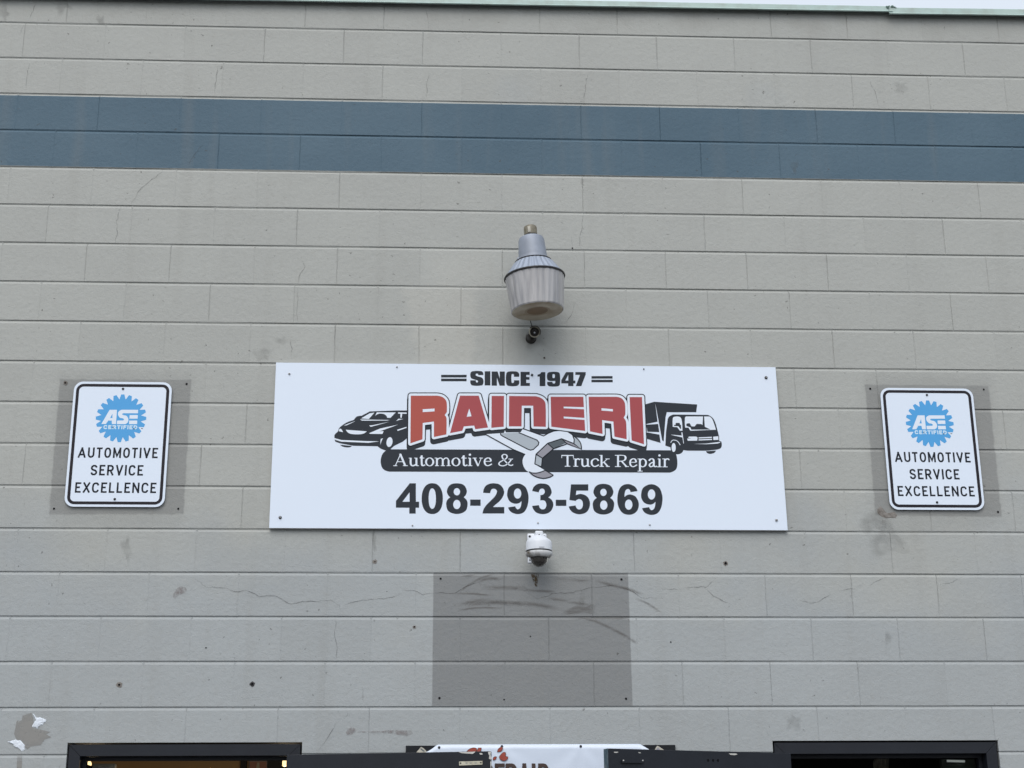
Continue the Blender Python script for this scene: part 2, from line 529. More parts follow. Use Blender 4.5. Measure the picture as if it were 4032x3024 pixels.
class MB:
    def __init__(s):
        s.v, s.f, s.m = [], [], []

    def chbox(s, x0, x1, y0, y1, z0, z1):
        # block-like box with the sloped upper arris of its neighbours
        v = [(x, y, z) for x in (x0, x1) for y, z in ((y0, z0), (y0, z1 - 0.0118), (y0 + 0.0052, z1), (y1, z1), (y1, z0))]
        return s.add(v, [(0, 1, 2, 3, 4), (9, 8, 7, 6, 5)] + [(i, 5 + i, 5 + (i + 1) % 5, (i + 1) % 5) for i in range(5)])

    def add(s, verts, faces, mi=0):
        k = len(s.v)
        s.v += [tuple(v) for v in verts]
        s.f += [tuple(i + k for i in f) for f in faces]
        s.m += [mi] * len(faces)
        return s

    def box(s, x0, x1, y0, y1, z0, z1, mi=0):
        v = [(x, y, z) for x in (x0, x1) for y in (y0, y1) for z in (z0, z1)]
        f = [(0, 1, 3, 2), (4, 6, 7, 5), (0, 4, 5, 1), (2, 3, 7, 6), (0, 2, 6, 4), (1, 5, 7, 3)]
        return s.add(v, f, mi)

    def bbox(s, x0, x1, y0, y1, z0, z1, c, mi=0, mat4=None):
        """box with all edges bevelled by c"""
        bm = bmesh.new()
        bmesh.ops.create_cube(bm, size=1)
        for v in bm.verts:
            v.co = Vector(((x0 + x1) / 2 + v.co.x * (x1 - x0), (y0 + y1) / 2 + v.co.y * (y1 - y0), (z0 + z1) / 2 + v.co.z * (z1 - z0)))
        bmesh.ops.bevel(bm, geom=bm.edges[:], offset=c, segments=2, affect='EDGES', profile=0.5)
        if mat4:
            bm.transform(mat4)
        bm.verts.index_update()
        s.add([v.co.copy() for v in bm.verts], [[v.index for v in f.verts] for f in bm.faces], mi)
        bm.free()
        return s

    def lathe(s, prof, c, seg=48, mi=0, axis=None, rmod=None, capa=False, capb=False):
        """prof: (r, h) list revolved round the axis through c"""
        q = Vector((0, 0, 1)).rotation_difference(Vector(axis)) if axis else None
        vs, fs = [], []
        for k, (r, h) in enumerate(prof):
            for i in range(seg):
                a = 2 * math.pi * i / seg
                rr = r * (rmod(a, k) if rmod else 1)
                p = Vector((rr * math.cos(a), rr * math.sin(a), h))
                if q:
                    p = q @ p
                vs.append(Vector(c) + p)
        for k in range(len(prof) - 1):
            for i in range(seg):
                j = (i + 1) % seg
                fs.append((k * seg + i, k * seg + j, (k + 1) * seg + j, (k + 1) * seg + i))
        if capa:
            fs.append(tuple(range(seg))[::-1])
        if capb:
            fs.append(tuple((len(prof) - 1) * seg + i for i in range(seg)))
        return s.add(vs, fs, mi)

    def tube(s, pts, r, seg=10, mi=0):
        pts = [Vector(p) for p in pts]
        vs, fs = [], []
        for k, p in enumerate(pts):
            d = (pts[min(k + 1, len(pts) - 1)] - pts[max(k - 1, 0)]).normalized()
            a = d.orthogonal().normalized() if k == 0 else (a - d * a.dot(d)).normalized()
            b2 = d.cross(a)
            for i in range(seg):
                t = 2 * math.pi * i / seg
                vs.append(p + (a * math.cos(t) + b2 * math.sin(t)) * r)
        for k in range(len(pts) - 1):
            for i in range(seg):
                j = (i + 1) % seg
                fs.append((k * seg + i, k * seg + j, (k + 1) * seg + j, (k + 1) * seg + i))
        fs.append(tuple(range(seg))[::-1])
        fs.append(tuple((len(pts) - 1) * seg + i for i in range(seg)))
        return s.add(vs, fs, mi)

    def build(s, name, mats, parent=None, smooth=False, angle=None):
        o = obj(name, s.v, s.f, mats, parent, s.m, smooth)
        if smooth and angle:
            o.data.set_sharp_from_angle(angle=R(angle))
        return o


# ------------------------------------------------------------------ flat print on a plane y = Y
def smooth_path(pts, n=5, closed=True):
    """corner points are (x, y); smooth points are (x, y, 1)"""
    N = len(pts)
    out = []
    rngs = range(N if closed else N - 1)
    for i in rngs:
        p0, p1 = pts[i], pts[(i + 1) % N]
        a = Vector(p0[:2])
        b = Vector(p1[:2])
        L = (b - a).length
        s0, s1 = len(p0) > 2, len(p1) > 2
        if not closed and i == 0:
            s0 = False
        if not closed and i == N - 2:
            s1 = False
        if not (s0 or s1):
            out.append(a)
            continue

        def tan(k):
            q = Vector(pts[(k + 1) % N][:2]) - Vector(pts[(k - 1) % N][:2])
            return q.normalized() * L if q.length > 1e-9 else q
        t0 = tan(i) if s0 else None
        t1 = tan(i + 1) if s1 else None
        if t0 is None:
            t0 = (b - a) * 1.5 - (t1 * 0.5 if t1 is not None else Vector((0, 0)))
            t0 = t0.normalized() * L
        if t1 is None:
            t1 = (b - a) * 1.5 - t0 * 0.5
            t1 = t1.normalized() * L
        for k in range(n):
            t = k / n
            h1, h2 = 2 * t ** 3 - 3 * t ** 2 + 1, t ** 3 - 2 * t ** 2 + t
            h3, h4 = -2 * t ** 3 + 3 * t ** 2, t ** 3 - t ** 2
            out.append(a * h1 + t0 * h2 + b * h3 + t1 * h4)
    if not closed:
        out.append(Vector(pts[-1][:2]))
    return out


def ell(cx, cy, rx, ry, n=28, p=2.0):
    o = []
    for i in range(n):
        t = 2 * math.pi * i / n
        c, s = math.cos(t), math.sin(t)
        o.append((cx + rx * math.copysign(abs(c) ** (2 / p), c), cy + ry * math.copysign(abs(s) ** (2 / p), s)))
    return o


def rect(x0, y0, x1, y1):
    return [(x0, y0), (x1, y0), (x1, y1), (x0, y1)]


def offset_poly(pts, d, arc=5):
    """grow a polygon by d: round at outward corners, mitred at inward ones"""
    P = [Vector(p) for p in pts]
    P = [p for i, p in enumerate(P) if (p - P[i - 1]).length > 1e-6]
    area = sum(P[i - 1].x * P[i].y - P[i].x * P[i - 1].y for i in range(len(P)))
    if area < 0:
        P.reverse()
    out = []
    N = len(P)
    for i in range(N):
        a, b, c = P[i - 1], P[i], P[(i + 1) % N]
        e0, e1 = (b - a).normalized(), (c - b).normalized()
        n0, n1 = Vector((e0.y, -e0.x)), Vector((e1.y, -e1.x))
        cr = e0.x * e1.y - e0.y * e1.x
        if cr > 0.25:
            a0 = math.atan2(n0.y, n0.x)
            a1 = math.atan2(n1.y, n1.x)
            while a1 < a0:
                a1 += 2 * math.pi
            for k in range(arc + 1):
                t = a0 + (a1 - a0) * k / arc
                out.append(b + Vector((math.cos(t), math.sin(t))) * d)
        else:
            mm = (n0 + n1)
            if mm.length < 1e-6:
                mm = n0
            mm.normalize()
            out.append(b + mm * (d / max(0.35, mm.dot(n0))))
    return out


def stroke_outline(pts, wv, wh=None, closed=False, ext=0.0):
    """ribbon along pts; wv = thickness of upright strokes, wh = of level strokes"""
    wh = wv if wh is None else wh
    P = [Vector(p[:2]) for p in pts]
    if ext and not closed:
        P[0] = P[0] + (P[0] - P[1]).normalized() * ext
        P[-1] = P[-1] + (P[-1] - P[-2]).normalized() * ext
    N = len(P)
    Lf, Rt = [], []
    for i in range(N):
        if closed:
            e0, e1 = (P[i] - P[i - 1]).normalized(), (P[(i + 1) % N] - P[i]).normalized()
        else:
            e0 = (P[i] - P[i - 1]).normalized() if i else (P[1] - P[0]).normalized()
            e1 = (P[i + 1] - P[i]).normalized() if i < N - 1 else e0
        n0, n1 = Vector((-e0.y, e0.x)), Vector((-e1.y, e1.x))
        mm = n0 + n1
        if mm.length < 1e-6:
            mm = n0.copy()
        mm.normalize()
        k = 1 / max(0.45, mm.dot(n0))
        h = Vector((mm.x * wv / 2, mm.y * wh / 2)) * k
        Lf.append(P[i] + h)
        Rt.append(P[i] - h)
    return Lf, Rt


class Print:
    """flat printing: polygons traced in zoomed photo pixels, put on the plane y = Y (layers step outwards)"""
    STEP = 0.00014

    def __init__(s, Y, tr):
        s.Y, s.tr = Y, tr
        s.mb = MB()
        s.mats = []

    def mi(s, m):
        if m not in s.mats:
            s.mats.append(m)
        return s.mats.index(m)

    def put(s, p, layer, sub=0):
        y = s.Y - layer * s.STEP - sub * 0.00003
        q = s.tr(p[0], p[1])
        if isinstance(q, Vector):
            return Vector((q.x, y, q.z))
        w = W(q[0], q[1], s.Y)
        return Vector((w.x, y, w.z))

    def poly(s, loops, m, layer=1, sub=0):
        if not isinstance(loops[0][0], (tuple, list, Vector)):
            loops = [loops]
        L3 = [[s.put(p, layer, sub) for p in lp] for lp in loops]
        flat = [p for lp in L3 for p in lp]
        tris = tessellate_polygon([[Vector((p.x, p.z, 0)) for p in lp] for lp in L3])
        s.mb.add(flat, [tuple(t) for t in tris], s.mi(m))

    def path(s, pts, m, layer=1, holes=(), n=5, sub=0):
        s.poly([smooth_path(pts, n)] + [list(h) for h in holes], m, layer, sub)

    def stroke(s, pts, wv, m, layer=1, wh=None, closed=False, ext=0.0, smooth=False, sub=0):
        if smooth:
            pts = smooth_path([tuple(p[:2]) + (1,) for p in pts], 5, closed)
        Lf, Rt = stroke_outline(pts, wv, wh, closed, ext)
        n = len(Lf)
        vs = [s.put(p, layer, sub) for p in Lf] + [s.put(p, layer, sub) for p in Rt]
        fs = [(i, (i + 1) % n, n + (i + 1) % n, n + i) for i in range(n if closed else n - 1)]
        s.mb.add(vs, fs, s.mi(m))

    def build(s, name, parent):
        return s.mb.build(name, [M[k] for k in s.mats], parent)


# plain upright sign lettering: strokes in a unit box, (points, closed, smooth)
def _arcU():
    return [(0, 1)] + [(0.5 - 0.5 * math.cos(t * math.pi / 8), 0.28 - 0.28 * math.sin(t * math.pi / 8)) for t in range(9)] + [(1, 1)]


def _bowl(y0, y1, xs=0.55):
    r = (y1 - y0) / 2
    return [(0, y1), (xs, y1)] + [(xs + (1 - xs) * math.sin(t * math.pi / 8), (y0 + y1) / 2 + r * math.cos(t * math.pi / 8)) for t in range(1, 8)] + [(xs, y0), (0, y0)]


GOTHIC = {
    'A': (0.78, [([(0, 0), (0.5, 1)], 0, 0), ([(0.5, 1), (1, 0)], 0, 0), ([(0.2, 0.27), (0.8, 0.27)], 0, 0)]),
    'U': (0.66, [(_arcU(), 0, 0)]),
    'T': (0.58, [([(0, 1), (1, 1)], 0, 0), ([(0.5, 1), (0.5, 0)], 0, 0)]),
    'O': (0.68, [(ell(0.5, 0.5, 0.5, 0.5, 28, 2.3), 1, 0)]),
    'M': (0.80, [([(0, 0), (0, 1)], 0, 0), ([(1, 0), (1, 1)], 0, 0), ([(0.02, 1), (0.5, 0.12), (0.98, 1)], 0, 0)]),
    'I': (0.16, [([(0.5, 0), (0.5, 1)], 0, 0)]),
    'V': (0.70, [([(0, 1), (0.5, 0)], 0, 0), ([(0.5, 0), (1, 1)], 0, 0)]),
    'E': (0.56, [([(1, 1), (0, 1), (0, 0), (1, 0)], 0, 0), ([(0, 0.52), (0.72, 0.52)], 0, 0)]),
    'F': (0.56, [([(1, 1), (0, 1), (0, 0)], 0, 0), ([(0, 0.52), (0.72, 0.52)], 0, 0)]),
    'S': (0.64, [([(1, 0.82), (0.8, 0.96), (0.5, 1), (0.17, 0.94), (0, 0.76), (0.14, 0.58), (0.5, 0.5), (0.86, 0.41), (1, 0.23), (0.82, 0.05), (0.5, 0), (0.18, 0.05), (0, 0.2)], 0, 1)]),
    'R': (0.64, [([(0, 0)] + [(0, 1)] + _bowl(0.46, 1)[1:], 0, 0), ([(0.5, 0.46), (1, 0)], 0, 0)]),
    'P': (0.62, [([(0, 0)] + [(0, 1)] + _bowl(0.42, 1)[1:], 0, 0)]),
    'C': (0.66, [([(1, 0.78), (0.84, 0.95), (0.5, 1), (0.15, 0.92), (0, 0.66), (0, 0.34), (0.15, 0.08), (0.5, 0), (0.84, 0.05), (1, 0.22)], 0, 1)]),
    'X': (0.66, [([(0, 1), (1, 0)], 0, 0), ([(1, 1), (0, 0)], 0, 0)]),
    'L': (0.54, [([(0, 1), (0, 0), (1, 0)], 0, 0)]),
    'N': (0.68, [([(0, 0), (0, 1)], 0, 0), ([(1, 0), (1, 1)], 0, 0), ([(0.02, 1), (0.98, 0)], 0, 0)]),
    'D': (0.66, [([(0, 0), (0, 1)] + _bowl(0, 1, 0.4)[1:], 0, 0)]),
}


def gothic_word(pr, word, x0, x1, ztop, zbot, m, layer, w=0.155, gap=0.2, wv=None, xs=None):
    """pr.tr must take world (x, z); letters fill x0..x1"""
    H = ztop - zbot
    tot = sum(GOTHIC[c][0] for c in word) + gap * (len(word) - 1)
    k = (x1 - x0) / tot
    x = x0
    for i, c in enumerate(word):
        wd = GOTHIC[c][0] * k
        if xs:
            x, wd = xs[i][0], xs[i][1] - xs[i][0]
        s = w * H
        for j, (pts, closed, sm) in enumerate(GOTHIC[c][1]):
            q = [(x + s / 2 + p[0] * (wd - s), zbot + s / 2 + p[1] * (H - s)) for p in pts]
            pr.stroke(q, s, m, layer, closed=bool(closed), ext=0 if closed else s / 2 * (0.35 if sm else 1.0), smooth=bool(sm), sub=j)
        x += wd + gap * k


XZ = lambda Y: (lambda x, z: Vector((x, Y, z)))


def bolt(parent, name, p, r, m, out=0.004, axis=(0, -1, 0)):
    mb = MB()
    mb.lathe([(r * 1.0, 0), (r, out * 0.35), (r * 0.72, out * 0.85), (r * 0.3, out)], p, 10, 0, axis, capb=True)
    return mb.build(name, m, parent, True, 40)


# ================================================================== the ground
g = obj('ground', [(-600, -600, 0), (600, -600, 0), (600, 600, 0), (-600, 600, 0)], [(0, 1, 2, 3)], M['asphalt'])
tag(g, 'dark asphalt ground in front of the workshop', kind='structure')
mb = MB()
mb.bbox(-14, 14, -1.6, 0.0, -0.3, 0.0195, 0.01)
tag(mb.build('pavement', M['concrete']), 'pale concrete pavement along the foot of the block wall', kind='structure')

# ================================================================== the building
bld = empty('workshop_building', (0, 0, 0), 'grey painted concrete block workshop with a blue band and two open doors', 'building')
BW, BH = 0.4064, 0.2032
JB, JH = 0.0046, 0.0034                    # bed and head joint widths
WTOP = 5.972
OPEN = [(-1.730, -0.700, 2.187), (1.413, 2.450, 2.187)]     # door openings: x0, x1, head
XL, XR = -9.0, 9.2


def block_mesh(name, w, h, seed):
    rnd = random.Random(seed)
    ct, cb, cs = 0.0118, 0.0016, 0.0008
    D = 0.19

    def ring(ix, it, ib, y, jit=0.0):
        c = [(-w / 2 + ix, -h / 2 + ib), (w / 2 - ix, -h / 2 + ib), (w / 2 - ix, h / 2 - it), (-w / 2 + ix, h / 2 - it)]
        return [(x + rnd.uniform(-jit, jit), y, z + rnd.uniform(-jit, jit)) for x, z in c]
    v = ring(cs, ct, cb, 0.0, 0.0006) + ring(0, 0, 0, 0.0052) + ring(0, 0, 0, D)
    v[4] = (v[4][0], 0.0012, v[4][2])
    v[5] = (v[5][0], 0.0012, v[5][2])
    f = [(0, 1, 2, 3)]
    for a in (0, 4):
        for i in range(4):
            j = (i + 1) % 4
            f.append((a + i, a + 4 + i, a + 4 + j, a + j))
    me = bpy.data.meshes.new(name)
    me.from_pydata(v, [], f)
    me.materials.append(M['wall'])
    me.update()
    return me


FULL = [block_mesh('concrete_block', BW - JH, BH - JB, s) for s in range(6)]
TOPB = [block_mesh('concrete_block_top', BW - JH, WTOP - BED(1) - JB / 2, s) for s in range(3)]
stuff = MB()
nvis = 0
rj = random.Random(3)
vert_joints = []
for c in range(1, 31):
    z0, z1 = BED(c), BED(c - 1)
    if z1 < 0.02:
        break
    zb, zt = z0 + JB / 2, z1 - JB / 2
    if c == 1:
        zt = WTOP
    if zb < 0.0:
        zb = 0.0
    off = 0.0 if c % 2 else BW / 2
    k0 = int((XL - off) / BW)
    for k in range(k0, int((XR - off) / BW) + 1):
        x0, x1 = off + k * BW + JH / 2, off + (k + 1) * BW - JH / 2
        vert_joints.append((off + k * BW, zb, zt))
        # which parts of this block stand clear of the door openings
        rects = [(x0, x1, zb, zt)]
        for a, b2, hd in OPEN:
            nr = []
            for (p, q, r, s) in rects:
                if q <= a or p >= b2 or r >= hd:
                    nr.append((p, q, r, s))
                    continue
                if s > hd + 0.004:
                    nr.append((p, q, hd, s))
                lo_top = min(s, hd)
                if p < a:
                    nr.append((p, a, r, lo_top))
                if q > b2:
                    nr.append((b2, q, r, lo_top))
            rects = nr
        if not rects:
            continue
        jy = rj.uniform(-0.0003, 0.0003)
        corners = [in_view(Vector((x, 0, z))) for x in (x0, x1, (x0 + x1) / 2) for z in (zb, zt)]
        vis = any(-4 < u < 4036 and -4 < v < 3028 for u, v in corners)
        whole = len(rects) == 1 and rects[0] == (x0, x1, zb, zt)
        if vis and nvis < 298:
            nvis += 1
            if whole and zb > 0.01:
                me = (TOPB if c == 1 else FULL)[rj.randrange(3 if c == 1 else 6)]
                o = bpy.data.objects.new('concrete_block', me)
                o.location = ((x0 + x1) / 2, jy, (zb + zt) / 2)
                link(o, bld)
            else:
                mb = MB()
                for (p, q, r, s) in rects:
                    (mb.chbox if s == zt and s - r > 0.03 else mb.box)(p, q, jy, 0.19, r, s)
                mb.build('concrete_block', M['wall'], bld)
        else:
            for (p, q, r, s) in rects:
                (stuff.chbox if s == zt and s - r > 0.03 else stuff.box)(p, q, jy, 0.19, r, s)
tag(stuff.build('concrete_block_rest', M['wall'], bld), kind='stuff')


# bed joints: weathered mortar, recessed under the upper block and sloping out to the lower one
def spans(z):
    s = [(XL, XR)]
    for a, b2, hd in OPEN:
        if z < hd:
            n2 = []
            for p, q in s:
                if q <= a or p >= b2:
                    n2.append((p, q))
                else:
                    if p < a:
                        n2.append((p, a))
                    if q > b2:
                        n2.append((b2, q))
            s = n2
    return s


for b in range(1, 30):
    z = BED(b)
    if z < 0.02:
        break
    mb = MB()
    for p, q in spans(z):
        fine = 3.2 > p > -3 or p < 0
        n = max(2, int((q - p) / 0.045))
        vs = []
        for i in range(n + 1):
            x = p + (q - p) * i / n
            w1 = mnoise.noise(Vector((x * 2.2, b * 7.3, 0)))
            w2 = mnoise.noise(Vector((x * 17, b * 3.1, 5)))
            dep = 0.0036 + 0.0052 * w1 + 0.0014 * w2
            lip = max(0.0, -0.8 * w1 + 0.3 * w2) * 0.004
            vs += [(x, 0.0066 - lip, z - JB / 2 - 0.0016), (x, 0.0054 - lip, z - JB / 2 + 0.0004),
                   (x, min(0.0075, max(0.0010, dep)), z + JB / 2 - 0.0012), (x, min(0.008, max(0.0012, dep + 0.0005)), z + JB / 2 + 0.0014)]
        fs = []
        for i in range(n):
            for j in range(3):
                fs.append((4 * i + j, 4 * i + 4 + j, 4 * i + 5 + j, 4 * i + 1 + j))
        mb.add(vs, fs)
    mb.build('mortar_bed', M['wall'], bld, True)
# head joints: mostly struck flush and painted over, some open
mb = MB()
for x, zb, zt in vert_joints:
    for a, b2, hd in OPEN:
        if a < x < b2:
            if zt < hd:
                zb = None
                break
            zb = max(zb, hd)
    if zb is None:
        continue
    t = rj.random()
    t -= 0.14 * max(-1, min(1, x / 2.5))
    if t < 0.12:
        y, w = rj.uniform(0.0006, 0.0014), JH / 2 + 0.0003
    elif t < 0.46:
        y, w = rj.uniform(0.0000, 0.0004), JH / 2 + 0.0004
    else:
        y, w = rj.uniform(-0.0005, -0.0002), JH / 2 + 0.0018
    n = 6
    vs, fs = [], []
    for i in range(n + 1):
        z = zb + (zt - zb) * i / n
        d = y + 0.0004 * mnoise.noise(Vector((x * 5, z * 20, 0)))
        cx = x + 0.0012 * mnoise.noise(Vector((x * 3, z * 16, 9)))
        vs += [(cx - w, max(d, y) + 0.0012, z), (cx - w * 0.45, d, z), (cx + w * 0.45, d, z), (cx + w, max(d, y) + 0.0012, z)]
    for i in range(n):
        for j in range(3):
            fs.append((4 * i + j, 4 * i + 1 + j, 4 * i + 5 + j, 4 * i + 4 + j))
    mb.add(vs, fs)
mb.build('mortar_head', M['wall'], bld, True)

# the rest of the shell: side and rear walls, roof behind the parapet, rooms inside
sh = MB()
sh.box(XL, XL + 0.2, 0.19, 9, 0, 5.8)
sh.box(XR - 0.2, XR, 0.19, 9, 0, 5.8)
sh.box(XL + 0.2, XR - 0.2, 8.8, 9, 0, 5.8)
sh.build('outer_wall', M['wall'], bld)
sh = MB()
sh.box(XL + 0.2, XR - 0.2, 0.195, 8.8, 5.5, 5.62)
sh.build('roof_deck', M['roof'], bld)
sh = MB()
sh.box(XL + 0.2, XR - 0.2, 0.195, 8.8, 0.0, 0.012)
sh.build('interior_floor', M['infloor'], bld)
sh = MB()
sh.box(XL + 0.2, XR - 0.2, 0.195, 8.8, 2.75, 2.85)
sh.build('interior_ceiling', M['inceil'], bld)
sh = MB()
sh.box(0.2, 0.3, 0.195, 8.8, 0.013, 2.749)
sh.build('partition_wall', M['indark'], bld)
sh = MB()
sh.box(-6.0, 0.199, 3.2, 3.3, 0.013, 2.749)
sh.build('interior_wall', M['inbrown'], bld)
sh = MB()
sh.box(0.301, 6.0, 3.6, 3.7, 0.013, 2.749)
sh.build('interior_wall', M['indark'], bld)

# parapet flashing: two lengths of folded mint metal, the right one lapped over and sagging
TB, TC = zoom(1344, 0, 1.6458), zoom(2688, 0, 1.6458)


def flashing(p0, p1, x0, x1, top, dent=None):
    a, b2 = W(*p0, -0.032), W(*p1, -0.032)
    sl = (b2.z - a.z) / (b2.x - a.x)
    n = int((x1 - x0) / 0.06) + 1
    prof = [(-0.020, 0.006), (-0.034, 0.0), (-0.038, 0.003), (-0.031, 0.011), (-0.030, top), (-0.026, top + 0.004), (0.10, top + 0.016), (0.20, top + 0.016)]
    vs, fs = [], []
    for i in range(n + 1):
        x = x0 + (x1 - x0) * i / n
        zb = a.z + sl * (x - a.x)
        wv = 0.0016 * mnoise.noise(Vector((x * 1.7, 2, 0))) + 0.0008 * mnoise.noise(Vector((x * 9, 4, 0)))
        wy = 0.0015 * mnoise.noise(Vector((x * 2.5, 8, 0)))
        for y, dz in prof:
            vs.append((x, y + wy, zb + dz + wv))
    m = len(prof)
    for i in range(n):
        for j in range(m - 1):
            fs.append((m * i + j, m * i + j + 1, m * i + m + j + 1, m * i + m + j))
    o = obj('flashing_strip', vs, fs, M['mint'], bld)
    so = o.modifiers.new('thickness', 'SOLIDIFY')
    so.thickness = 0.0012
    so.offset = 1
    return o


xj = W(*TC(1352, 80), -0.032).x
flashing(TB(0, 15), TC(1300, 78), XL, xj + 0.008, 0.036)
fl = flashing(TC(1360, 95), TC(2212, 106), xj - 0.012, XR, 0.041)
fl.location.y = -0.003
mb = MB()
pj = W(*TC(1350, 45), -0.036)
for i in range(9):
    rr = random.Random(i)
    q = pj + Vector((rr.uniform(-0.03, 0.03), rr.uniform(-0.006, 0.004), rr.uniform(-0.004, 0.006)))
    s = rr.uniform(0.004, 0.009)
    mb.lathe([(0.001, -s * 0.7), (s * 0.8, -s * 0.3), (s, 0.1 * s), (s * 0.6, s * 0.6), (0.001, s * 0.8)], q, 7)
mb.build('sealant_lump', mat('mint_sealant', (0.26, 0.36, 0.32), 0.8, 0, 0.2, 0.3, 60), bld)


# ------------------------------------------------------------------ door frames and leaves
def door(x0, x1, hinge_right, ang, name_leaf_label):
    """frame outer edges x0..x1; the leaf is swung right round against the wall"""
    top, fw = 2.179, 0.049
    y0, y1 = 0.005, 0.15
    xi0, xi1, zi = x0 + fw, x1 - fw, top - fw
    mb = MB()

    def prism(poly, ya, yb):
        n = len(poly)
        v = [(p[0], ya, p[1]) for p in poly] + [(p[0], yb, p[1]) for p in poly]
        mb.add(v, [tuple(range(n))[::-1], tuple(range(n, 2 * n))] + [(i, (i + 1) % n, n + (i + 1) % n, n + i) for i in range(n)])
    gp = 0.0009
    prism([(x0 + gp, top), (x1 - gp, top), (xi1 - gp, zi), (xi0 + gp, zi)], y0, y1)
    fr = mb.build('door_frame', M['door'], bld)
    for xa, xb in ((x0, xi0), (x1, xi1)):
        mb = MB()
        prism([(xa, top - gp), (xb, zi - gp), (xb, 0.0), (xa, 0.0)], y0, y1)
        mb.build('jamb', M['door'], fr)
    mb = MB()
    mb.box(xi0, xi1, 0.07, 0.10, zi - 0.016, zi - 0.0005)
    mb.box(xi0 + 0.0005, xi0 + 0.016, 0.07, 0.10, 0.012, zi - 0.0165)
    mb.box(xi1 - 0.016, xi1 - 0.0005, 0.07, 0.10, 0.012, zi - 0.0165)
    mb.build('door_stop', M['door'], fr)
    # leaf
    hx = xi1 if hinge_right else xi0
    sgn = 1 if hinge_right else -1
    Wd, Th, Ht = 0.908, 0.0445, 2.128
    pv = Vector((hx, -0.012, 0))
    # local: u along the leaf, t outwards (towards the viewer)
    ca, sa = math.cos(ang), math.sin(ang)
    U = Vector((sgn * ca, -sa, 0))
    N = Vector((-sgn * sa, -ca, 0))

    def L(u, t, z):
        return pv + U * u + N * t + Vector((0, 0, z))
    mb = MB()
    c = 0.0015
    v = [L(u, t, z) for u in (0.004, Wd) for t in (0.0, Th) for z in (0.02, Ht)]
    mb.add(v, [(0, 1, 3, 2), (0, 4, 5, 1), (2, 3, 7, 6), (0, 2, 6, 4), (1, 5, 7, 3)], 0)
    mb.add(v[4:], [(0, 2, 3, 1)], 1)
    leaf = mb.build('door_leaf', [M['door'], M['dooredge'] if not hinge_right else M['door']], bld)
    bv = leaf.modifiers.new('edge', 'BEVEL')
    bv.width = 0.0018
    bv.segments = 2
    for z in (0.25, 1.05, 1.86):
        mb = MB()
        mb.tube([L(-0.004, 0.004, z - 0.05), L(-0.004, 0.004, z + 0.05)], 0.006, 10)
        mb.build('hinge', M['steel'], leaf, True, 40)
    return leaf, L, Th


LA, LB = door(-1.722, -0.708, True, R(10.5), ''), door(1.421, 2.442, False, R(19.0), '')


def on_leaf(Lf, Th, u, v):
    """place of a photo pixel on the outer face of an open leaf (local u, z)"""
    a = Lf(0, Th, 0)
    b2 = Lf(1, Th, 0)
    n = (b2 - a).cross(Vector((0, 0, 1))).normalized()
    d = _fw * FPX + RT * (u - 2016) + UP * (1512 - v)
    s = (a - CAM).dot(n) / d.dot(n)
    p = CAM + d * s
    return (p - a).dot((b2 - a).normalized()), p.z


def leaf_poly(Lf, Th, px, m, name, parent, out=0.0006, thick=0.0):
    q = [on_leaf(Lf, Th, *p) for p in px]
    tri = tessellate_polygon([[Vector((a, b2, 0)) for a, b2 in q]])
    vs = [Lf(a, Th + out + thick, b2) for a, b2 in q]
    fs = [tuple(t) for t in tri]
    if thick:
        n = len(q)
        vs += [Lf(a, Th + 0.0002, b2) for a, b2 in q]
        fs += [(i, (i + 1) % n, n + (i + 1) % n, n + i) for i in range(n)]
    return obj(name, vs, fs, m, parent)


Z1 = zoom(1560, 2900, 4.424)
Z2 = zoom(2020, 2900, 4.424)
Z3 = zoom(2340, 2900, 4.424)
Lf, Th = LA[1], LA[2]
pl = leaf_poly(Lf, Th, [Z1(1098, 437), Z1(1503, 425), Z1(1503, 490), Z1(1098, 506)], M['plate'], 'name_plate', LA[0], 0.0006, 0.003)
for k, p in enumerate([Z1(1125, 465), Z1(1477, 455)]):
    u, z = on_leaf(Lf, Th, *p)
    bolt(LA[0], 'plate_screw', Lf(u, Th + 0.0036, z), 0.0035, M['blackhead'], 0.002, Lf(0, 1, 0) - Lf(0, 0, 0))
for k, (xa, xb) in enumerate(((1205, 1245), (1280, 1320), (1365, 1405))):
    leaf_poly(Lf, Th + 0.0033, [Z1(xa, 448), Z1(xb, 446), Z1(xb - 4, 475), Z1(xa + 4, 480)], M['inceil'], 'plate_marking', LA[0], 0.0007)
for pp in ([(1085, 268), (1130, 268), (1150, 272), (1380, 262), (1360, 285), (1330, 303), (1280, 298), (1220, 296), (1150, 292), (1120, 284)],
           [(1445, 290), (1480, 285), (1505, 300), (1500, 318), (1460, 312)],
           [(1600, 268), (1640, 262), (1660, 290), (1640, 300), (1650, 340), (1670, 380), (1640, 400), (1615, 380), (1625, 330), (1605, 300)],
           [(1640, 430), (1660, 440), (1655, 560), (1645, 560)]):
    leaf_poly(Lf, Th, [Z1(*p) for p in pp], M['chip'], 'paint_chip', LA[0])
Lf, Th = LB[1], LB[2]
leaf_poly(Lf, Th, [Z3(470, 408), Z3(845, 408), Z3(830, 462), Z3(465, 462)], M['door'], 'closer_plate', LB[0], 0.0006, 0.009)
for p in (Z3(492, 424), Z3(828, 424)):
    u, z = on_leaf(Lf, Th, *p)
    bolt(LB[0], 'plate_screw', Lf(u, Th + 0.0096, z), 0.0042, M['steel'], 0.003, Lf(0, 1, 0) - Lf(0, 0, 0))
for pp in ([(340, 268), (415, 265), (410, 280), (380, 286), (345, 282)], [(760, 272), (800, 278), (815, 292), (775, 288)]):
    leaf_poly(Lf, Th, [Z3(*p) for p in pp], M['chip'], 'paint_chip', LB[0])
Z3r = zoom(2300, 2700, 2212 / 900)
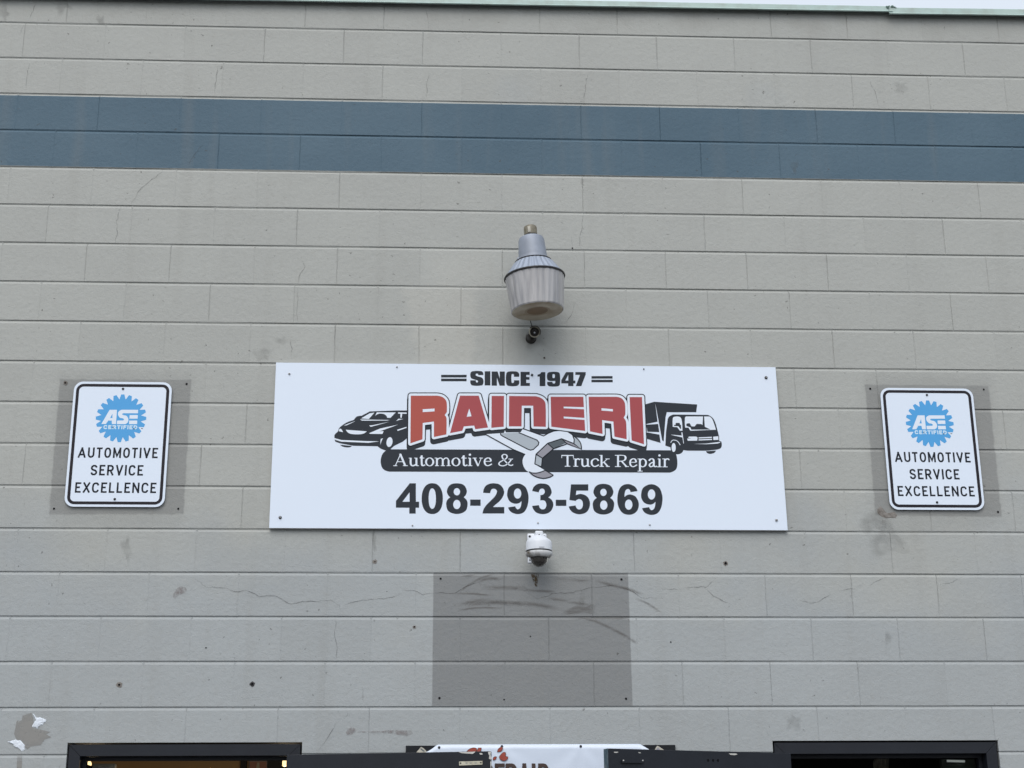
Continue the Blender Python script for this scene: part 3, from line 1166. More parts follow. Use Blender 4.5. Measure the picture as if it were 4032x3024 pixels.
leaf_poly(Lf, Th, [Z3r(1400, 655), Z3r(1470, 656), Z3r(1485, 664), Z3r(1460, 672), Z3r(1415, 668)], M['chip'], 'paint_chip', LB[0])
for x in (1200, 1248, 1295):
    u, z = on_leaf(Lf, Th, *Z3r(x, 722))
    bolt(LB[0], 'screw_hole', Lf(u, Th + 0.0002, z), 0.006, M['hole'], 0.001, Lf(0, 1, 0) - Lf(0, 0, 0))

# ------------------------------------------------------------------ black board between the doors
a, b2 = W(*Z1(168, 165), -0.010), W(*Z3(1412, 138), -0.010)
zt = (a.z + b2.z) / 2
mb = MB()
mb.bbox(a.x, b2.x, -0.010, -0.0012, 1.12, zt, 0.0015)
mb.build('painted_board', M['board'], bld)
pr = Print(-0.0102, lambda x, y: Z1(x, y))
pr.path([(345, 285), (432, 182), (470, 200), (520, 245), (560, 330), (400, 340)], 'tape')
pr.poly([(412, 210), (440, 208), (500, 255), (480, 268)], 'g3', 2)
pr.build('torn_paper', bld)
pr = Print(-0.0102, lambda x, y: Z3(x, y))
pr.path([(1045, 245), (1075, 190), (1098, 160), (1130, 175), (1215, 235), (1220, 330), (1050, 330)], 'tape')
pr.poly([(1080, 215), (1110, 190), (1150, 230), (1090, 240)], 'g2', 2)
pr.build('torn_paper', bld)

# ================================================================== vinyl banner
bY = -0.0135
bn = empty('vinyl_banner', (0.4, bY, 1.2), 'white vinyl banner with red script hanging on the black board between the open doors', 'banner')
tl, tr = W(*Z1(700, 150), bY), W(*Z3(795, 124), bY)
gx = W(*Z2(1178, 172), bY)
g0 = W(*Z1(747, 192), bY)
g1 = W(*Z1(1840, 172), bY)
nx, nz = 90, 44
x0b, x1b = W(*Z1(510, 285), bY).x, W(*Z3(975, 250), bY).x
z1b, z0b = (tl.z + tr.z) / 2, 1.22
vs, fs = [], []
for j in range(nz + 1):
    for i in range(nx + 1):
        x = x0b + (x1b - x0b) * i / nx
        z = z1b + (z0b - z1b) * j / nz
        d = 0.0
        for gp_ in (g0, g1, gx):
            dx, dz = x - gp_.x, gp_.z + 0.012 - z
            r = math.hypot(dx, dz)
            th = math.atan2(dx, dz)
            d += 0.0045 * math.exp(-r / 0.16) * min(1, r / 0.05) * (0.5 + 0.5 * math.cos(th * 7 + 1.3 + gp_.x * 4))
        d += 0.002 * (1 + mnoise.noise(Vector((x * 4, z * 5, 1))))
        # curled upper corners
        zc = z1b
        if x < tl.x:
            zc = z1b - (tl.x - x) ** 0.7 * ((z1b - W(*Z1(510, 285), bY).z) / (tl.x - x0b) ** 0.7)
        if x > tr.x:
            zc = z1b - (x - tr.x) * (z1b - W(*Z3(975, 250), bY).z) / (x1b - tr.x)
        z = zc + (z0b - zc) * j / nz
        k = 0.02 * max(0, (tl.x - x)) / (tl.x - x0b) if x < tl.x else 0.02 * max(0, x - tr.x) / (x1b - tr.x)
        vs.append((x, bY - d - k * max(0, 1 - j / 6), z))
for j in range(nz):
    for i in range(nx):
        a = j * (nx + 1) + i
        fs.append((a, a + 1, a + nx + 2, a + nx + 1))
sheet = obj('banner_sheet', vs, fs, M['vinyl'], bn, None, True)
so = sheet.modifiers.new('thickness', 'SOLIDIFY')
so.thickness = 0.0008
for p in (g0, g1, gx):
    bolt(bn, 'grommet', p + Vector((0, -0.0045, 0)), 0.006, M['blackhead'], 0.003)
pb = Print(bY - 0.0085, XZ(0))
for ch, xa, xb in (('R', 1898, 1942), ('E', 1948, 1987), ('P', 1990, 2036), ('A', 2046, 2082), ('I', 2090, 2111), ('R', 2118, 2160)):
    za = W(xa, 3006.5, bY).z
    gothic_word(pb, ch, W(xa, 3006, bY).x, W(xb, 3006, bY).x, za, za - 0.11, 'brown', 1, 0.15)
pb.build('lettering', bn)
pb = Print(bY - 0.0085, lambda x, y: Z1(x, y))
for pts in ([(1230, 268), (1265, 228, 1), (1325, 202, 1), (1388, 205, 1), (1400, 232, 1), (1372, 272), (1300, 420), (1240, 420)],
            [(1400, 268), (1432, 202), (1480, 200), (1478, 228), (1462, 268), (1430, 420), (1380, 420)],
            [(1765, 266), (1785, 215, 1), (1838, 182), (1852, 212, 1), (1815, 260)],
            [(1800, 350), (1840, 300, 1), (1882, 275, 1), (1905, 290, 1), (1900, 330, 1), (1915, 352), (1945, 355), (1935, 390, 1), (1880, 422, 1), (1830, 405, 1), (1805, 378, 1)],
            [(1690, 405), (1705, 360, 1), (1745, 355), (1735, 388, 1), (1705, 408, 1)]):
    sp = smooth_path(pts)
    pb.poly(offset_poly(sp, 7, 2), 'brown', 1)
    pb.poly(sp, 'bred', 2)
    pb.build('script_lettering', bn)
    pb = Print(bY - 0.0085, lambda x, y: Z1(x, y))

# ================================================================== the big sign
sY = -0.020
sg = empty('shop_sign', (0.325, sY, 3.154), 'large white rectangular repair shop sign with red arched name and phone number', 'sign')
cs = [W(1087, 1427.4, sY), W(3053.5, 1446, sY), W(3101.7, 2087.7, sY), W(1059.7, 2078.8, sY)]
vs = [tuple(p) for p in cs] + [(p.x, -0.0018, p.z) for p in cs]
o = obj('sign_panel', vs, [(0, 3, 2, 1), (4, 5, 6, 7), (0, 1, 5, 4), (1, 2, 6, 5), (2, 3, 7, 6), (3, 0, 4, 7)], [M['white'], M['edge']], sg, [0, 1, 1, 1, 1, 1])
P0 = sY - 0.0003

# "SINCE 1947"
pr = Print(P0, zoom(1700, 1440, 2212 / 740))
for r in ((110, 107, 410, 138), (110, 152, 410, 183), (1880, 122, 2128, 152), (1880, 165, 2130, 195)):
    pr.poly(rect(*r), 'ink')
    pr.build('rule_bar', sg)
    pr = Print(P0, zoom(1700, 1440, 2212 / 740))
pr.path([(607, 110), (547, 110), (545, 98, 1), (530, 92, 1), (517, 100, 1), (522, 117, 1), (588, 140, 1), (607, 165, 1), (607, 205, 1), (590, 231, 1), (475, 231, 1), (455, 205, 1), (455, 172),
         (520, 172), (520, 190, 1), (531, 198, 1), (543, 190, 1), (538, 174, 1), (470, 150, 1), (455, 125, 1), (457, 85, 1), (480, 65, 1), (585, 65, 1), (605, 85, 1)], 'ink')
pr.poly(rect(623, 65, 690, 232), 'ink')
pr.poly([(705, 68), (775, 68), (800, 150), (800, 68), (860, 68), (860, 235), (798, 235), (767, 140), (767, 235), (705, 235)], 'ink')
pr.path([(1028, 130), (967, 130), (967, 105, 1), (954, 97, 1), (940, 105, 1), (940, 195, 1), (954, 203, 1), (967, 195, 1), (967, 172), (1028, 172), (1028, 212, 1), (1002, 237, 1), (902, 237, 1), (877, 210, 1), (877, 95, 1), (900, 70, 1), (1002, 70, 1), (1028, 95, 1)], 'ink')
pr.poly([(1045, 72), (1153, 72), (1153, 108), (1112, 108), (1112, 133), (1150, 133), (1150, 165), (1112, 165), (1112, 203), (1155, 203), (1155, 238), (1045, 238)], 'ink')
pr.build('since_lettering', sg)
pr = Print(P0, zoom(1700, 1440, 2212 / 740))
pr.poly([(1290, 75), (1337, 75), (1337, 240), (1270, 240), (1270, 128), (1245, 128), (1245, 105), (1275, 96)], 'ink')
pr.path([(1360, 190), (1420, 190), (1424, 205, 1), (1438, 211, 1), (1452, 203, 1), (1452, 178), (1382, 178, 1), (1360, 158, 1), (1360, 95, 1), (1385, 75, 1), (1485, 75, 1), (1507, 97, 1), (1507, 220, 1), (1485, 242, 1), (1385, 242, 1), (1360, 220, 1)], 'ink', 1,
        [ell(1435, 122, 15, 24, 16, 3)])
pr.poly([[(1580, 75), (1668, 75), (1668, 175), (1690, 175), (1690, 208), (1668, 208), (1668, 240), (1605, 240), (1605, 208), (1525, 208), (1525, 170)], [(1572, 175), (1607, 175), (1607, 105)]], 'ink')
pr.poly([(1690, 75), (1812, 75), (1812, 105), (1760, 240), (1695, 240), (1745, 108), (1690, 108)], 'ink')
pr.build('year_lettering', sg)

# phone number
def digit_set(pr):
    d = {}
    return d


D1 = zoom(1540, 1880, 3.95)
D2 = zoom(2080, 1880, 3.95)
eight = [(1022, 90, 1), (1130, 118, 1), (1177, 205, 1), (1163, 268, 1), (1128, 308), (1175, 352, 1), (1190, 415, 1), (1155, 522, 1), (1022, 568, 1), (890, 522, 1), (857, 415, 1), (873, 352, 1), (920, 308), (883, 268, 1), (868, 205, 1), (915, 118, 1)]
nine = [(1820, 465), (1930, 448), (1945, 480, 1), (1970, 496, 1), (2005, 475, 1), (2022, 430, 1), (2028, 365), (1990, 398, 1), (1930, 408, 1), (1855, 380, 1), (1815, 320, 1), (1805, 250, 1), (1840, 145, 1), (1965, 92, 1), (2080, 140, 1), (2128, 240, 1), (2138, 330, 1), (2115, 460, 1), (2060, 543, 1), (1970, 570, 1), (1880, 546, 1), (1840, 510, 1)]
sh_ = lambda pts, dx, dy: [(p[0] + dx, p[1] + dy) + tuple(p[2:]) for p in pts]
pr = Print(P0, lambda x, y: D1(x, y))
pr.poly([[(75, 365), (290, 90), (385, 90), (385, 377), (435, 377), (435, 470), (382, 470), (382, 562), (283, 562), (283, 470), (75, 470)], [(175, 378), (287, 230), (287, 378)]], 'ink')
pr.poly([ell(640, 329, 165, 240, 40, 2.25), ell(640, 328, 57, 160, 32, 2.2)], 'ink')
pr.path(eight, 'ink', 1, [ell(1023, 222, 50, 57), ell(1022, 420, 57, 73)])
pr.poly(rect(1230, 343, 1392, 440), 'ink')
pr.path([(1430, 238), (1450, 160, 1), (1500, 110, 1), (1595, 90, 1), (1700, 118, 1), (1757, 215, 1), (1737, 300, 1), (1680, 375, 1), (1620, 425, 1), (1585, 460), (1760, 460), (1760, 560), (1422, 560), (1440, 490, 1), (1490, 420, 1), (1560, 350, 1), (1620, 285, 1), (1646, 220, 1), (1632, 188, 1), (1595, 174, 1), (1560, 188, 1), (1540, 245)], 'ink')
pr.path(nine, 'ink', 1, [ell(1967, 250, 58, 80)])
pr.tr = lambda x, y: D2(x, y)
pr.path([(60, 210), (85, 148, 1), (135, 107, 1), (212, 93, 1), (315, 120, 1), (363, 215, 1), (350, 272, 1), (312, 310), (367, 352, 1), (390, 420, 1), (367, 500, 1), (310, 553, 1), (220, 570, 1), (130, 548, 1), (82, 500, 1), (60, 443), (165, 430), (185, 480, 1), (225, 497, 1), (265, 480, 1), (282, 425, 1), (265, 372, 1), (235, 355, 1), (188, 358), (188, 275), (225, 268, 1), (253, 242, 1), (255, 205, 1), (240, 181, 1), (212, 172, 1), (180, 188, 1), (163, 232)], 'ink')
pr.poly(rect(428, 347, 592, 442), 'ink')
pr.path([(665, 107), (933, 107), (933, 205), (748, 205), (740, 275), (820, 257, 1), (910, 292, 1), (957, 375, 1), (950, 470, 1), (900, 543, 1), (800, 572, 1), (705, 550, 1), (652, 502, 1), (630, 450), (735, 435), (755, 480, 1), (795, 498, 1), (835, 475, 1), (850, 415, 1), (835, 358, 1), (795, 335, 1), (757, 347, 1), (735, 365), (640, 350)], 'ink')
pr.path(sh_(eight, 146, 9), 'ink', 1, [ell(1169, 231, 50, 57), ell(1174, 430, 57, 73)])
pr.path([(1700, 212), (1590, 228), (1580, 195, 1), (1550, 178, 1), (1510, 207, 1), (1497, 305), (1530, 278, 1), (1590, 265, 1), (1670, 300, 1), (1718, 400, 1), (1703, 500, 1), (1650, 558, 1), (1570, 580, 1), (1470, 553, 1), (1405, 460, 1), (1385, 340, 1), (1405, 210, 1), (1455, 132, 1), (1550, 102, 1), (1640, 130, 1), (1682, 170, 1)], 'ink', 1, [ell(1562, 422, 58, 80)])
pr.path(sh_(nine, -50, 13), 'ink', 1, [ell(1917, 264, 58, 80)])
pr.build('phone_number', sg)

# dark bar with the trade line
pr = Print(P0, lambda x, y: (x, y))
pr.path([(1535, 1769), (2638, 1773), (2656, 1780, 1), (2664, 1795, 1), (2667, 1830, 1), (2660, 1850, 1), (2638, 1861), (1532, 1857), (1510, 1848, 1), (1500, 1828, 1), (1501, 1800, 1), (1513, 1779, 1)], 'ink')
pr.build('name_bar', sg)

# serif lettering: strokes (points, upright thickness, level thickness, smooth)
TK, TN = 27.0, 10.0


def serif_glyph(pr, ch, x0, x1, base, cap, xh, m, layer):
    w = x1 - x0
    X = lambda t: x0 + t * w
    Yc = lambda t: base - t * (base - cap)
    Yx = lambda t: base - t * (base - xh)
    n = [0]

    def S(pts, wv, wh=TN, smooth=False, closed=False):
        pr.stroke(pts, wv, m, layer, wh=wh, smooth=smooth, closed=closed, sub=n[0])
        n[0] += 1
    bar = lambda xa, xb, y: S([(xa, y - TN / 2 if y >= base - 1 else y + TN / 2), (xb, y - TN / 2 if y >= base - 1 else y + TN / 2)], TN, TN)
    stem = lambda x, ya, yb, k=TK: S([(x, ya), (x, yb)], k)
    if ch == 'A':
        S([(X(.13), base), (X(.5), cap)], 12)
        S([(X(.47), cap - 3), (X(.83), base)], TK + 4)
        S([(X(.26), Yc(.36)), (X(.66), Yc(.36))], TN)
        bar(X(0), X(.27), base)
        bar(X(.66), X(1), base)
    elif ch == 'u':
        S([(X(.2), xh + 2), (X(.2), Yx(.3)), (X(.3), Yx(.07)), (X(.48), Yx(.05)), (X(.72), Yx(.2))], TK, 16, True)
        stem(X(.76), xh + 2, base - 4)
        bar(X(0), X(.2), xh)
        bar(X(.56), X(.76), xh)
        bar(X(.76), X(1), base)
    elif ch == 't':
        S([(X(.42), Yx(1.28)), (X(.42), Yx(.25)), (X(.55), Yx(.05)), (X(.8), Yx(.06)), (X(1), Yx(.17))], TK, 14, True)
        S([(X(.02), xh + 5), (X(.9), xh + 5)], TN, 11)
        S([(X(.42), Yx(1.28)), (X(.1), Yx(.98))], 12)
    elif ch == 'o':
        S(ell((x0 + x1) / 2, (base + xh) / 2, w / 2 - TK / 2, (base - xh) / 2 - 3, 28), TK, 11, False, True)
    elif ch == 'c':
        S([(X(.92), Yx(.72)), (X(.78), Yx(.93)), (X(.52), Yx(.97)), (X(.22), Yx(.8)), (X(.13), Yx(.48)), (X(.25), Yx(.15)), (X(.55), Yx(.04)), (X(.98), Yx(.25))], TK, 14, True)
    elif ch == 'e':
        S([(X(.16), Yx(.56)), (X(.9), Yx(.56))], TN)
        S([(X(.88), Yx(.58)), (X(.76), Yx(.9)), (X(.5), Yx(.97)), (X(.22), Yx(.82)), (X(.13), Yx(.5)), (X(.25), Yx(.15)), (X(.55), Yx(.05)), (X(.98), Yx(.27))], TK - 2, 14, True)
    elif ch == 'm':
        for t in (.14, .5, .86):
            stem(X(t), xh + 3 if t < .2 else Yx(.7), base)
            bar(X(t - .12), X(t + .13), base)
        S([(X(.16), Yx(.72)), (X(.3), Yx(.95)), (X(.43), Yx(.92)), (X(.5), Yx(.66))], 18, 14, True)
        S([(X(.52), Yx(.72)), (X(.66), Yx(.95)), (X(.79), Yx(.92)), (X(.86), Yx(.66))], 18, 14, True)
        bar(X(0), X(.14), xh)
    elif ch == 'i':
        stem(X(.5), xh + 3, base)
        bar(X(0), X(1), base)
        bar(X(.08), X(.5), xh)
        pr.poly(ell(X(.48), Yx(1.36), 17, 16, 16), m, layer, 3)
    elif ch == 'v':
        S([(X(.16), xh), (X(.54), base)], TK)
        S([(X(.52), base), (X(.85), xh)], 11)
        bar(X(0), X(.4), xh)
        bar(X(.66), X(1), xh)
    elif ch == 'T':
        stem(X(.5), cap, base)
        S([(X(.02), cap + 7), (X(.98), cap + 7)], TN, 14)
        S([(X(.02), cap), (X(.02), Yc(.74))], 9)
        S([(X(.98), cap), (X(.98), Yc(.74))], 9)
        bar(X(.27), X(.73), base)
    elif ch == 'r':
        stem(X(.34), xh + 2, base)
        S([(X(.36), Yx(.7)), (X(.55), Yx(.93)), (X(.8), Yx(.95)), (X(.93), Yx(.82))], 16, 18, True)
        bar(X(0), X(.34), xh)
        bar(X(.02), X(.72), base)
    elif ch == 'k':
        stem(X(.2), cap, base)
        bar(X(0), X(.2), cap)
        bar(X(0), X(.42), base)
        S([(X(.24), Yx(.4)), (X(.8), Yx(.98))], 11)
        S([(X(.42), Yx(.58)), (X(.84), base)], TK + 2)
        bar(X(.58), X(.98), xh)
        bar(X(.62), X(1), base)
    elif ch == 'R':
        stem(X(.22), cap, base)
        S([(X(.2), cap + 5), (X(.5), cap + 5), (X(.7), Yc(.92)), (X(.76), Yc(.74)), (X(.68), Yc(.56)), (X(.5), Yc(.49)), (X(.24), Yc(.48))], TK, 11, True)
        S([(X(.46), Yc(.5)), (X(.84), base)], TK + 4)
        bar(X(0), X(.42), base)
        bar(X(.72), X(1), base)
        bar(X(0), X(.25), cap)
    elif ch == 'p':
        stem(X(.24), xh + 2, Yx(-.5))
        S([(X(.26), Yx(.75)), (X(.5), Yx(.96)), (X(.78), Yx(.82)), (X(.86), Yx(.5)), (X(.76), Yx(.16)), (X(.5), Yx(.03)), (X(.26), Yx(.2))], TK, 13, True)
        bar(X(0), X(.26), xh)
        S([(X(0), Yx(-.48)), (X(.52), Yx(-.48))], TN)
    elif ch == 'a':
        S([(X(.08), Yx(.74)), (X(.26), Yx(.95)), (X(.52), Yx(.94)), (X(.62), Yx(.72)), (X(.62), Yx(.2)), (X(.76), Yx(.05)), (X(.98), Yx(.13))], TK, 15, True)
        S([(X(.6), Yx(.6)), (X(.3), Yx(.46)), (X(.12), Yx(.26)), (X(.22), Yx(.06)), (X(.42), Yx(.08)), (X(.6), Yx(.24))], 22, 14, True)
    elif ch == '&':
        S([(X(.88), Yx(.78)), (X(.72), Yx(.4)), (X(.5), Yx(.1)), (X(.26), Yx(.03)), (X(.08), Yx(.2)), (X(.12), Yx(.45)), (X(.38), Yx(.72)), (X(.58), Yx(.98)), (X(.6), Yx(1.25)), (X(.45), Yx(1.4)), (X(.3), Yx(1.28)), (X(.3), Yx(1.0)), (X(.48), Yx(.6)), (X(.7), Yx(.2)), (X(.86), Yx(.06)), (X(1), Yx(.18))], 20, 13, True)
        S([(X(.7), Yx(.84)), (X(1), Yx(.84))], TN)


B1, B2 = zoom(1490, 1740, 2212 / 610), zoom(2100, 1740, 2212 / 610)
pr = Print(P0, lambda x, y: B1(x, y))
for ch, xa, xb in (('A', 213, 420), ('u', 433, 577), ('t', 588, 662), ('o', 666, 797), ('m', 803, 1035), ('o', 1043, 1172), ('t', 1183, 1268), ('i', 1276, 1340), ('v', 1345, 1492), ('e', 1500, 1622), ('&', 1705, 1922)):
    if ch == '&':
        pr.build('trade_lettering', sg)
        pr = Print(P0, lambda x, y: B1(x, y))
    serif_glyph(pr, ch, xa, xb, 345, 172, 226, 'print_white', 3)
pr.build('trade_lettering', sg)
pr = Print(P0, lambda x, y: B2(x, y))
for ch, xa, xb in (('T', 402, 575), ('r', 570, 668), ('u', 672, 812), ('c', 816, 938), ('k', 944, 1092), ('R', 1165, 1366), ('e', 1366, 1482), ('p', 1488, 1628), ('a', 1642, 1768), ('i', 1770, 1834), ('r', 1842, 1946)):
    if ch == 'R':
        pr.build('trade_lettering', sg)
        pr = Print(P0, lambda x, y: B2(x, y))
    serif_glyph(pr, ch, xa, xb, 353 + (xa - 402) * 0.006, 187, 238, 'print_white', 3)
pr.build('trade_lettering', sg)

# car drawing
pr = Print(P0, zoom(1300, 1600, 2212 / 340))
pr.path([(1978, 105), (1700, 105), (1010, 130), (960, 160), (805, 240), (740, 245, 1), (680, 262, 1), (640, 300, 1), (605, 350), (430, 410, 1), (320, 480, 1), (235, 550, 1), (215, 600), (195, 650), (140, 695), (110, 735), (108, 810), (118, 870), (135, 905), (250, 945), (600, 1010), (1215, 1022), (1290, 1080, 1), (1360, 1110, 1), (1412, 1128), (1500, 1150), (1550, 1092), (1640, 1010), (1860, 905), (1950, 830), (1978, 820)], 'ink', 2)
pr.path([(255, 985), (560, 1015), (500, 1048, 1), (380, 1045, 1), (305, 1022, 1)], 'ink', 2)
for pts in ([(790, 310), (1010, 180), (1135, 160), (990, 325)],
            [(1195, 155), (1680, 155), (1545, 295), (1460, 295), (1440, 245, 1), (1385, 200, 1), (1300, 185, 1), (1215, 200, 1), (1150, 248)],
            [(1745, 155), (1960, 160), (1960, 190), (1845, 190), (1835, 290), (1800, 290), (1800, 190), (1735, 185)],
            [(770, 335), (850, 338), (1530, 350), (1450, 364), (810, 366)],
            [(350, 490), (500, 430), (650, 375), (600, 403), (420, 487)],
            [(240, 572), (285, 585, 1), (330, 662), (220, 635)],
            [(400, 600), (940, 640), (870, 690, 1), (770, 715, 1), (560, 710, 1), (460, 675, 1)],
            [(995, 690), (1180, 610), (1290, 565), (1740, 470), (1350, 610), (1260, 640), (1370, 632), (1340, 708), (1030, 705)],
            [(1000, 490), (1080, 485), (1520, 395), (1040, 525)],
            [(1690, 375), (1755, 318), (1880, 325), (1790, 342)],
            [(1715, 600), (1955, 525), (1955, 552), (1730, 630)],
            [(108, 812), (280, 862), (930, 890), (1260, 897), (980, 935), (280, 905), (116, 852)],
            [(1290, 985), (1292, 860, 1), (1310, 830, 1), (1355, 820), (1320, 880, 1)]):
    pr.path(pts, 'print_white', 3)
pr.poly([(p[0] - (p[1] - 915) * 0.1, p[1]) for p in ell(1520, 915, 78, 125)], 'print_white', 3)
pr.build('car_drawing', sg)

# truck drawing
pr = Print(P0, zoom(2520, 1560, 2212 / 340))
pr.poly([(352, 142), (1465, 212), (1440, 410), (685, 410), (655, 540), (605, 1160), (568, 1130), (400, 225)], 'ink', 2)
pr.poly([(130, 210), (368, 142), (396, 235), (450, 652), (155, 715)], 'ink', 2, 1)
pr.poly([(160, 730), (465, 712), (495, 920), (190, 910)], 'ink', 2)
pr.poly([(172, 1092), (168, 940), (190, 928), (497, 985), (527, 1197)], 'ink', 2)
pr.path([(650, 1265), (668, 900), (712, 580), (760, 512, 1), (860, 470), (1740, 480), (1830, 530, 1), (1900, 612, 1), (1960, 780), (2025, 1030), (2030, 1140), (2085, 1165), (2092, 1280, 1), (2050, 1342, 1), (1900, 1377), (1700, 1396), (1220, 1396), (1110, 1380), (1085, 1435, 1), (1020, 1478, 1), (930, 1487, 1), (850, 1445, 1), (790, 1390), (780, 1310)], 'ink', 2)
pr.path([(1690, 1410), (1950, 1395), (1900, 1452, 1), (1800, 1476, 1), (1725, 1458, 1)], 'ink', 2)
for pts in ([(838, 785), (840, 570, 1), (865, 532, 1), (1000, 526, 1), (1062, 585, 1), (1086, 885), (1020, 885), (955, 795)],
            [(1155, 805), (1150, 560, 1), (1178, 520), (1780, 520), (1850, 590, 1), (1945, 860), (1290, 885), (1240, 805)],
            [(1255, 1035), (1440, 1035), (1475, 1060), (1465, 1140), (1225, 1142), (1207, 1088), (1310, 1080), (1228, 1062)],
            [(1500, 1055), (1840, 1040), (1840, 1070), (1500, 1083)], [(1500, 1108), (1845, 1092), (1845, 1122), (1500, 1135)],
            [(1872, 1040), (2005, 1025), (2010, 1120), (1880, 1122)],
            [(1370, 1222), (1700, 1214), (2055, 1170), (2050, 1192), (1980, 1214), (1700, 1230)],
            [(780, 985), (1070, 1010), (1060, 930), (1086, 930), (1125, 1210), (1113, 1215), (1086, 1056), (860, 1006)]):
    pr.path(pts, 'print_white', 3)
pr.stroke([(788, 1192), (825, 1135), (880, 1124), (960, 1155), (1030, 1252)], 17, 'print_white', 3, smooth=True)
pr.poly(ell(862, 1315, 53, 115), 'print_white', 4)
pr.poly([(870, 762), (870, 735), (910, 735), (915, 685), (1015, 685), (1025, 730), (1050, 735), (1052, 850), (1015, 820), (985, 770)], 'ink', 4)
pr.poly([(1185, 720), (1200, 702), (1270, 690), (1320, 775), (1400, 775), (1450, 710), (1570, 715), (1600, 740), (1615, 510), (1642, 510), (1660, 785), (1805, 855), (1315, 858), (1290, 800), (1190, 765)], 'ink', 4)
pr.build('truck_drawing', sg)

# arched name: black outline and drop shadow, white keyline, red face
R1 = zoom(1590, 1530, 4.424)
DX = 480 * 4.424
sx = lambda pts: [(p[0] + DX,) + tuple(p[1:]) for p in pts]
LET = [
    ('red2', [(122, 125), (580, 125), (672, 148, 1), (735, 210, 1), (750, 285, 1), (750, 410), (712, 462), (738, 500, 1), (746, 545, 1), (742, 800), (525, 845), (525, 575), (330, 600), (325, 885), (115, 955)], [(330, 362), (535, 350), (535, 398), (330, 412)], None),
    ('red', [(980, 125), (1305, 125), (1468, 680), (1245, 710), (1225, 645), (1045, 662), (1018, 738), (805, 778)], [(1140, 352), (1180, 484), (1095, 492)], None),
    ('red', [(1530, 130), (1745, 130), (1740, 665), (1525, 685)], None, None),
    ('red', [(1835, 130), (2300, 136), (2383, 162, 1), (2448, 215, 1), (2470, 285, 1), (2473, 668), (2260, 662), (2253, 300), (2055, 300), (2050, 660), (1830, 660)], None, None),
    ('red', sx([(435, 145), (1003, 145), (1012, 325), (660, 315), (660, 345), (1015, 362), (1022, 512), (660, 488), (660, 520), (1025, 548), (1035, 740), (445, 665)]), None, sx([(435, 145), (1003, 145), (1035, 740), (445, 665)])),
    ('red', sx([(1095, 145), (1570, 145), (1658, 165, 1), (1715, 225, 1), (1732, 295, 1), (1735, 450), (1705, 510), (1738, 555, 1), (1750, 605, 1), (1758, 885), (1545, 838), (1527, 578), (1330, 550), (1338, 792), (1120, 748)]), sx([(1320, 345), (1517, 360), (1517, 399), (1320, 384)]), None),
    ('red', sx([(1808, 150), (2025, 150), (2060, 972), (1845, 905)]), None, None),
]
for k, (rm, face, hole, outer) in enumerate(LET):
    pr = Print(P0, lambda x, y: R1(x, y))
    fc = smooth_path(face)
    out = smooth_path(outer) if outer else fc
    blk = offset_poly(out, 57)
    st = 0.00014
    for q, (dx, dy) in enumerate(((-9, 70), (-5, 36))):
        pr.poly([(p[0] + dx, p[1] + dy) for p in blk], 'ink', 3 + k % 2, q)
    pr.poly(blk, 'outline', 7 + k % 2)
    pr.poly(offset_poly(out, 40), 'print_white', 9 + k % 2)
    pr.poly(fc, rm, 11)
    if hole:
        pr.poly(hole, 'print_white', 12)
    pr.build('name_letter', sg)

# wrench drawing
pr = Print(P0, zoom(1880, 1680, 2212 / 440))
pr.path([(155, 150), (525, 125), (545, 70), (562, 115), (855, 110), (885, 62), (905, 42), (1310, 185), (1400, 138, 1), (1505, 98, 1), (1640, 82, 1), (1775, 105, 1), (1868, 165, 1), (1908, 255, 1), (1905, 335), (1665, 240), (1390, 330), (1160, 545), (1130, 740), (1330, 862), (1180, 915, 1), (1060, 910, 1), (970, 870, 1), (915, 790, 1), (893, 700, 1), (905, 620, 1), (945, 550), (700, 450)], 'print_white', 5)
pr.path([(455, 132), (810, 118), (1175, 265, 1), (1215, 312, 1), (1205, 360, 1), (1105, 452, 1), (1050, 466, 1), (990, 445, 1), (500, 190, 1), (462, 162, 1)], 'g1', 6)
pr.poly([(1390, 330), (1665, 240), (1750, 320), (1510, 435)], 'g3', 6)
pr.poly([(1388, 345), (1500, 440), (1290, 620), (1175, 540)], 'g2', 6)
pr.poly([(1165, 560), (1280, 630), (1270, 790), (1140, 735)], 'g1', 6)
pr.poly([(1690, 255), (1905, 335), (2050, 445), (1770, 345)], 'g2', 6)
pr.poly([(1910, 195), (1990, 260), (2040, 340), (2055, 445), (1915, 335)], 'g1', 6)
pr.path([(1050, 918), (1180, 925, 1), (1350, 868), (1500, 960), (1420, 1003, 1), (1300, 1022, 1), (1180, 1000, 1), (1100, 960, 1)], 'g2', 6)
k = 0
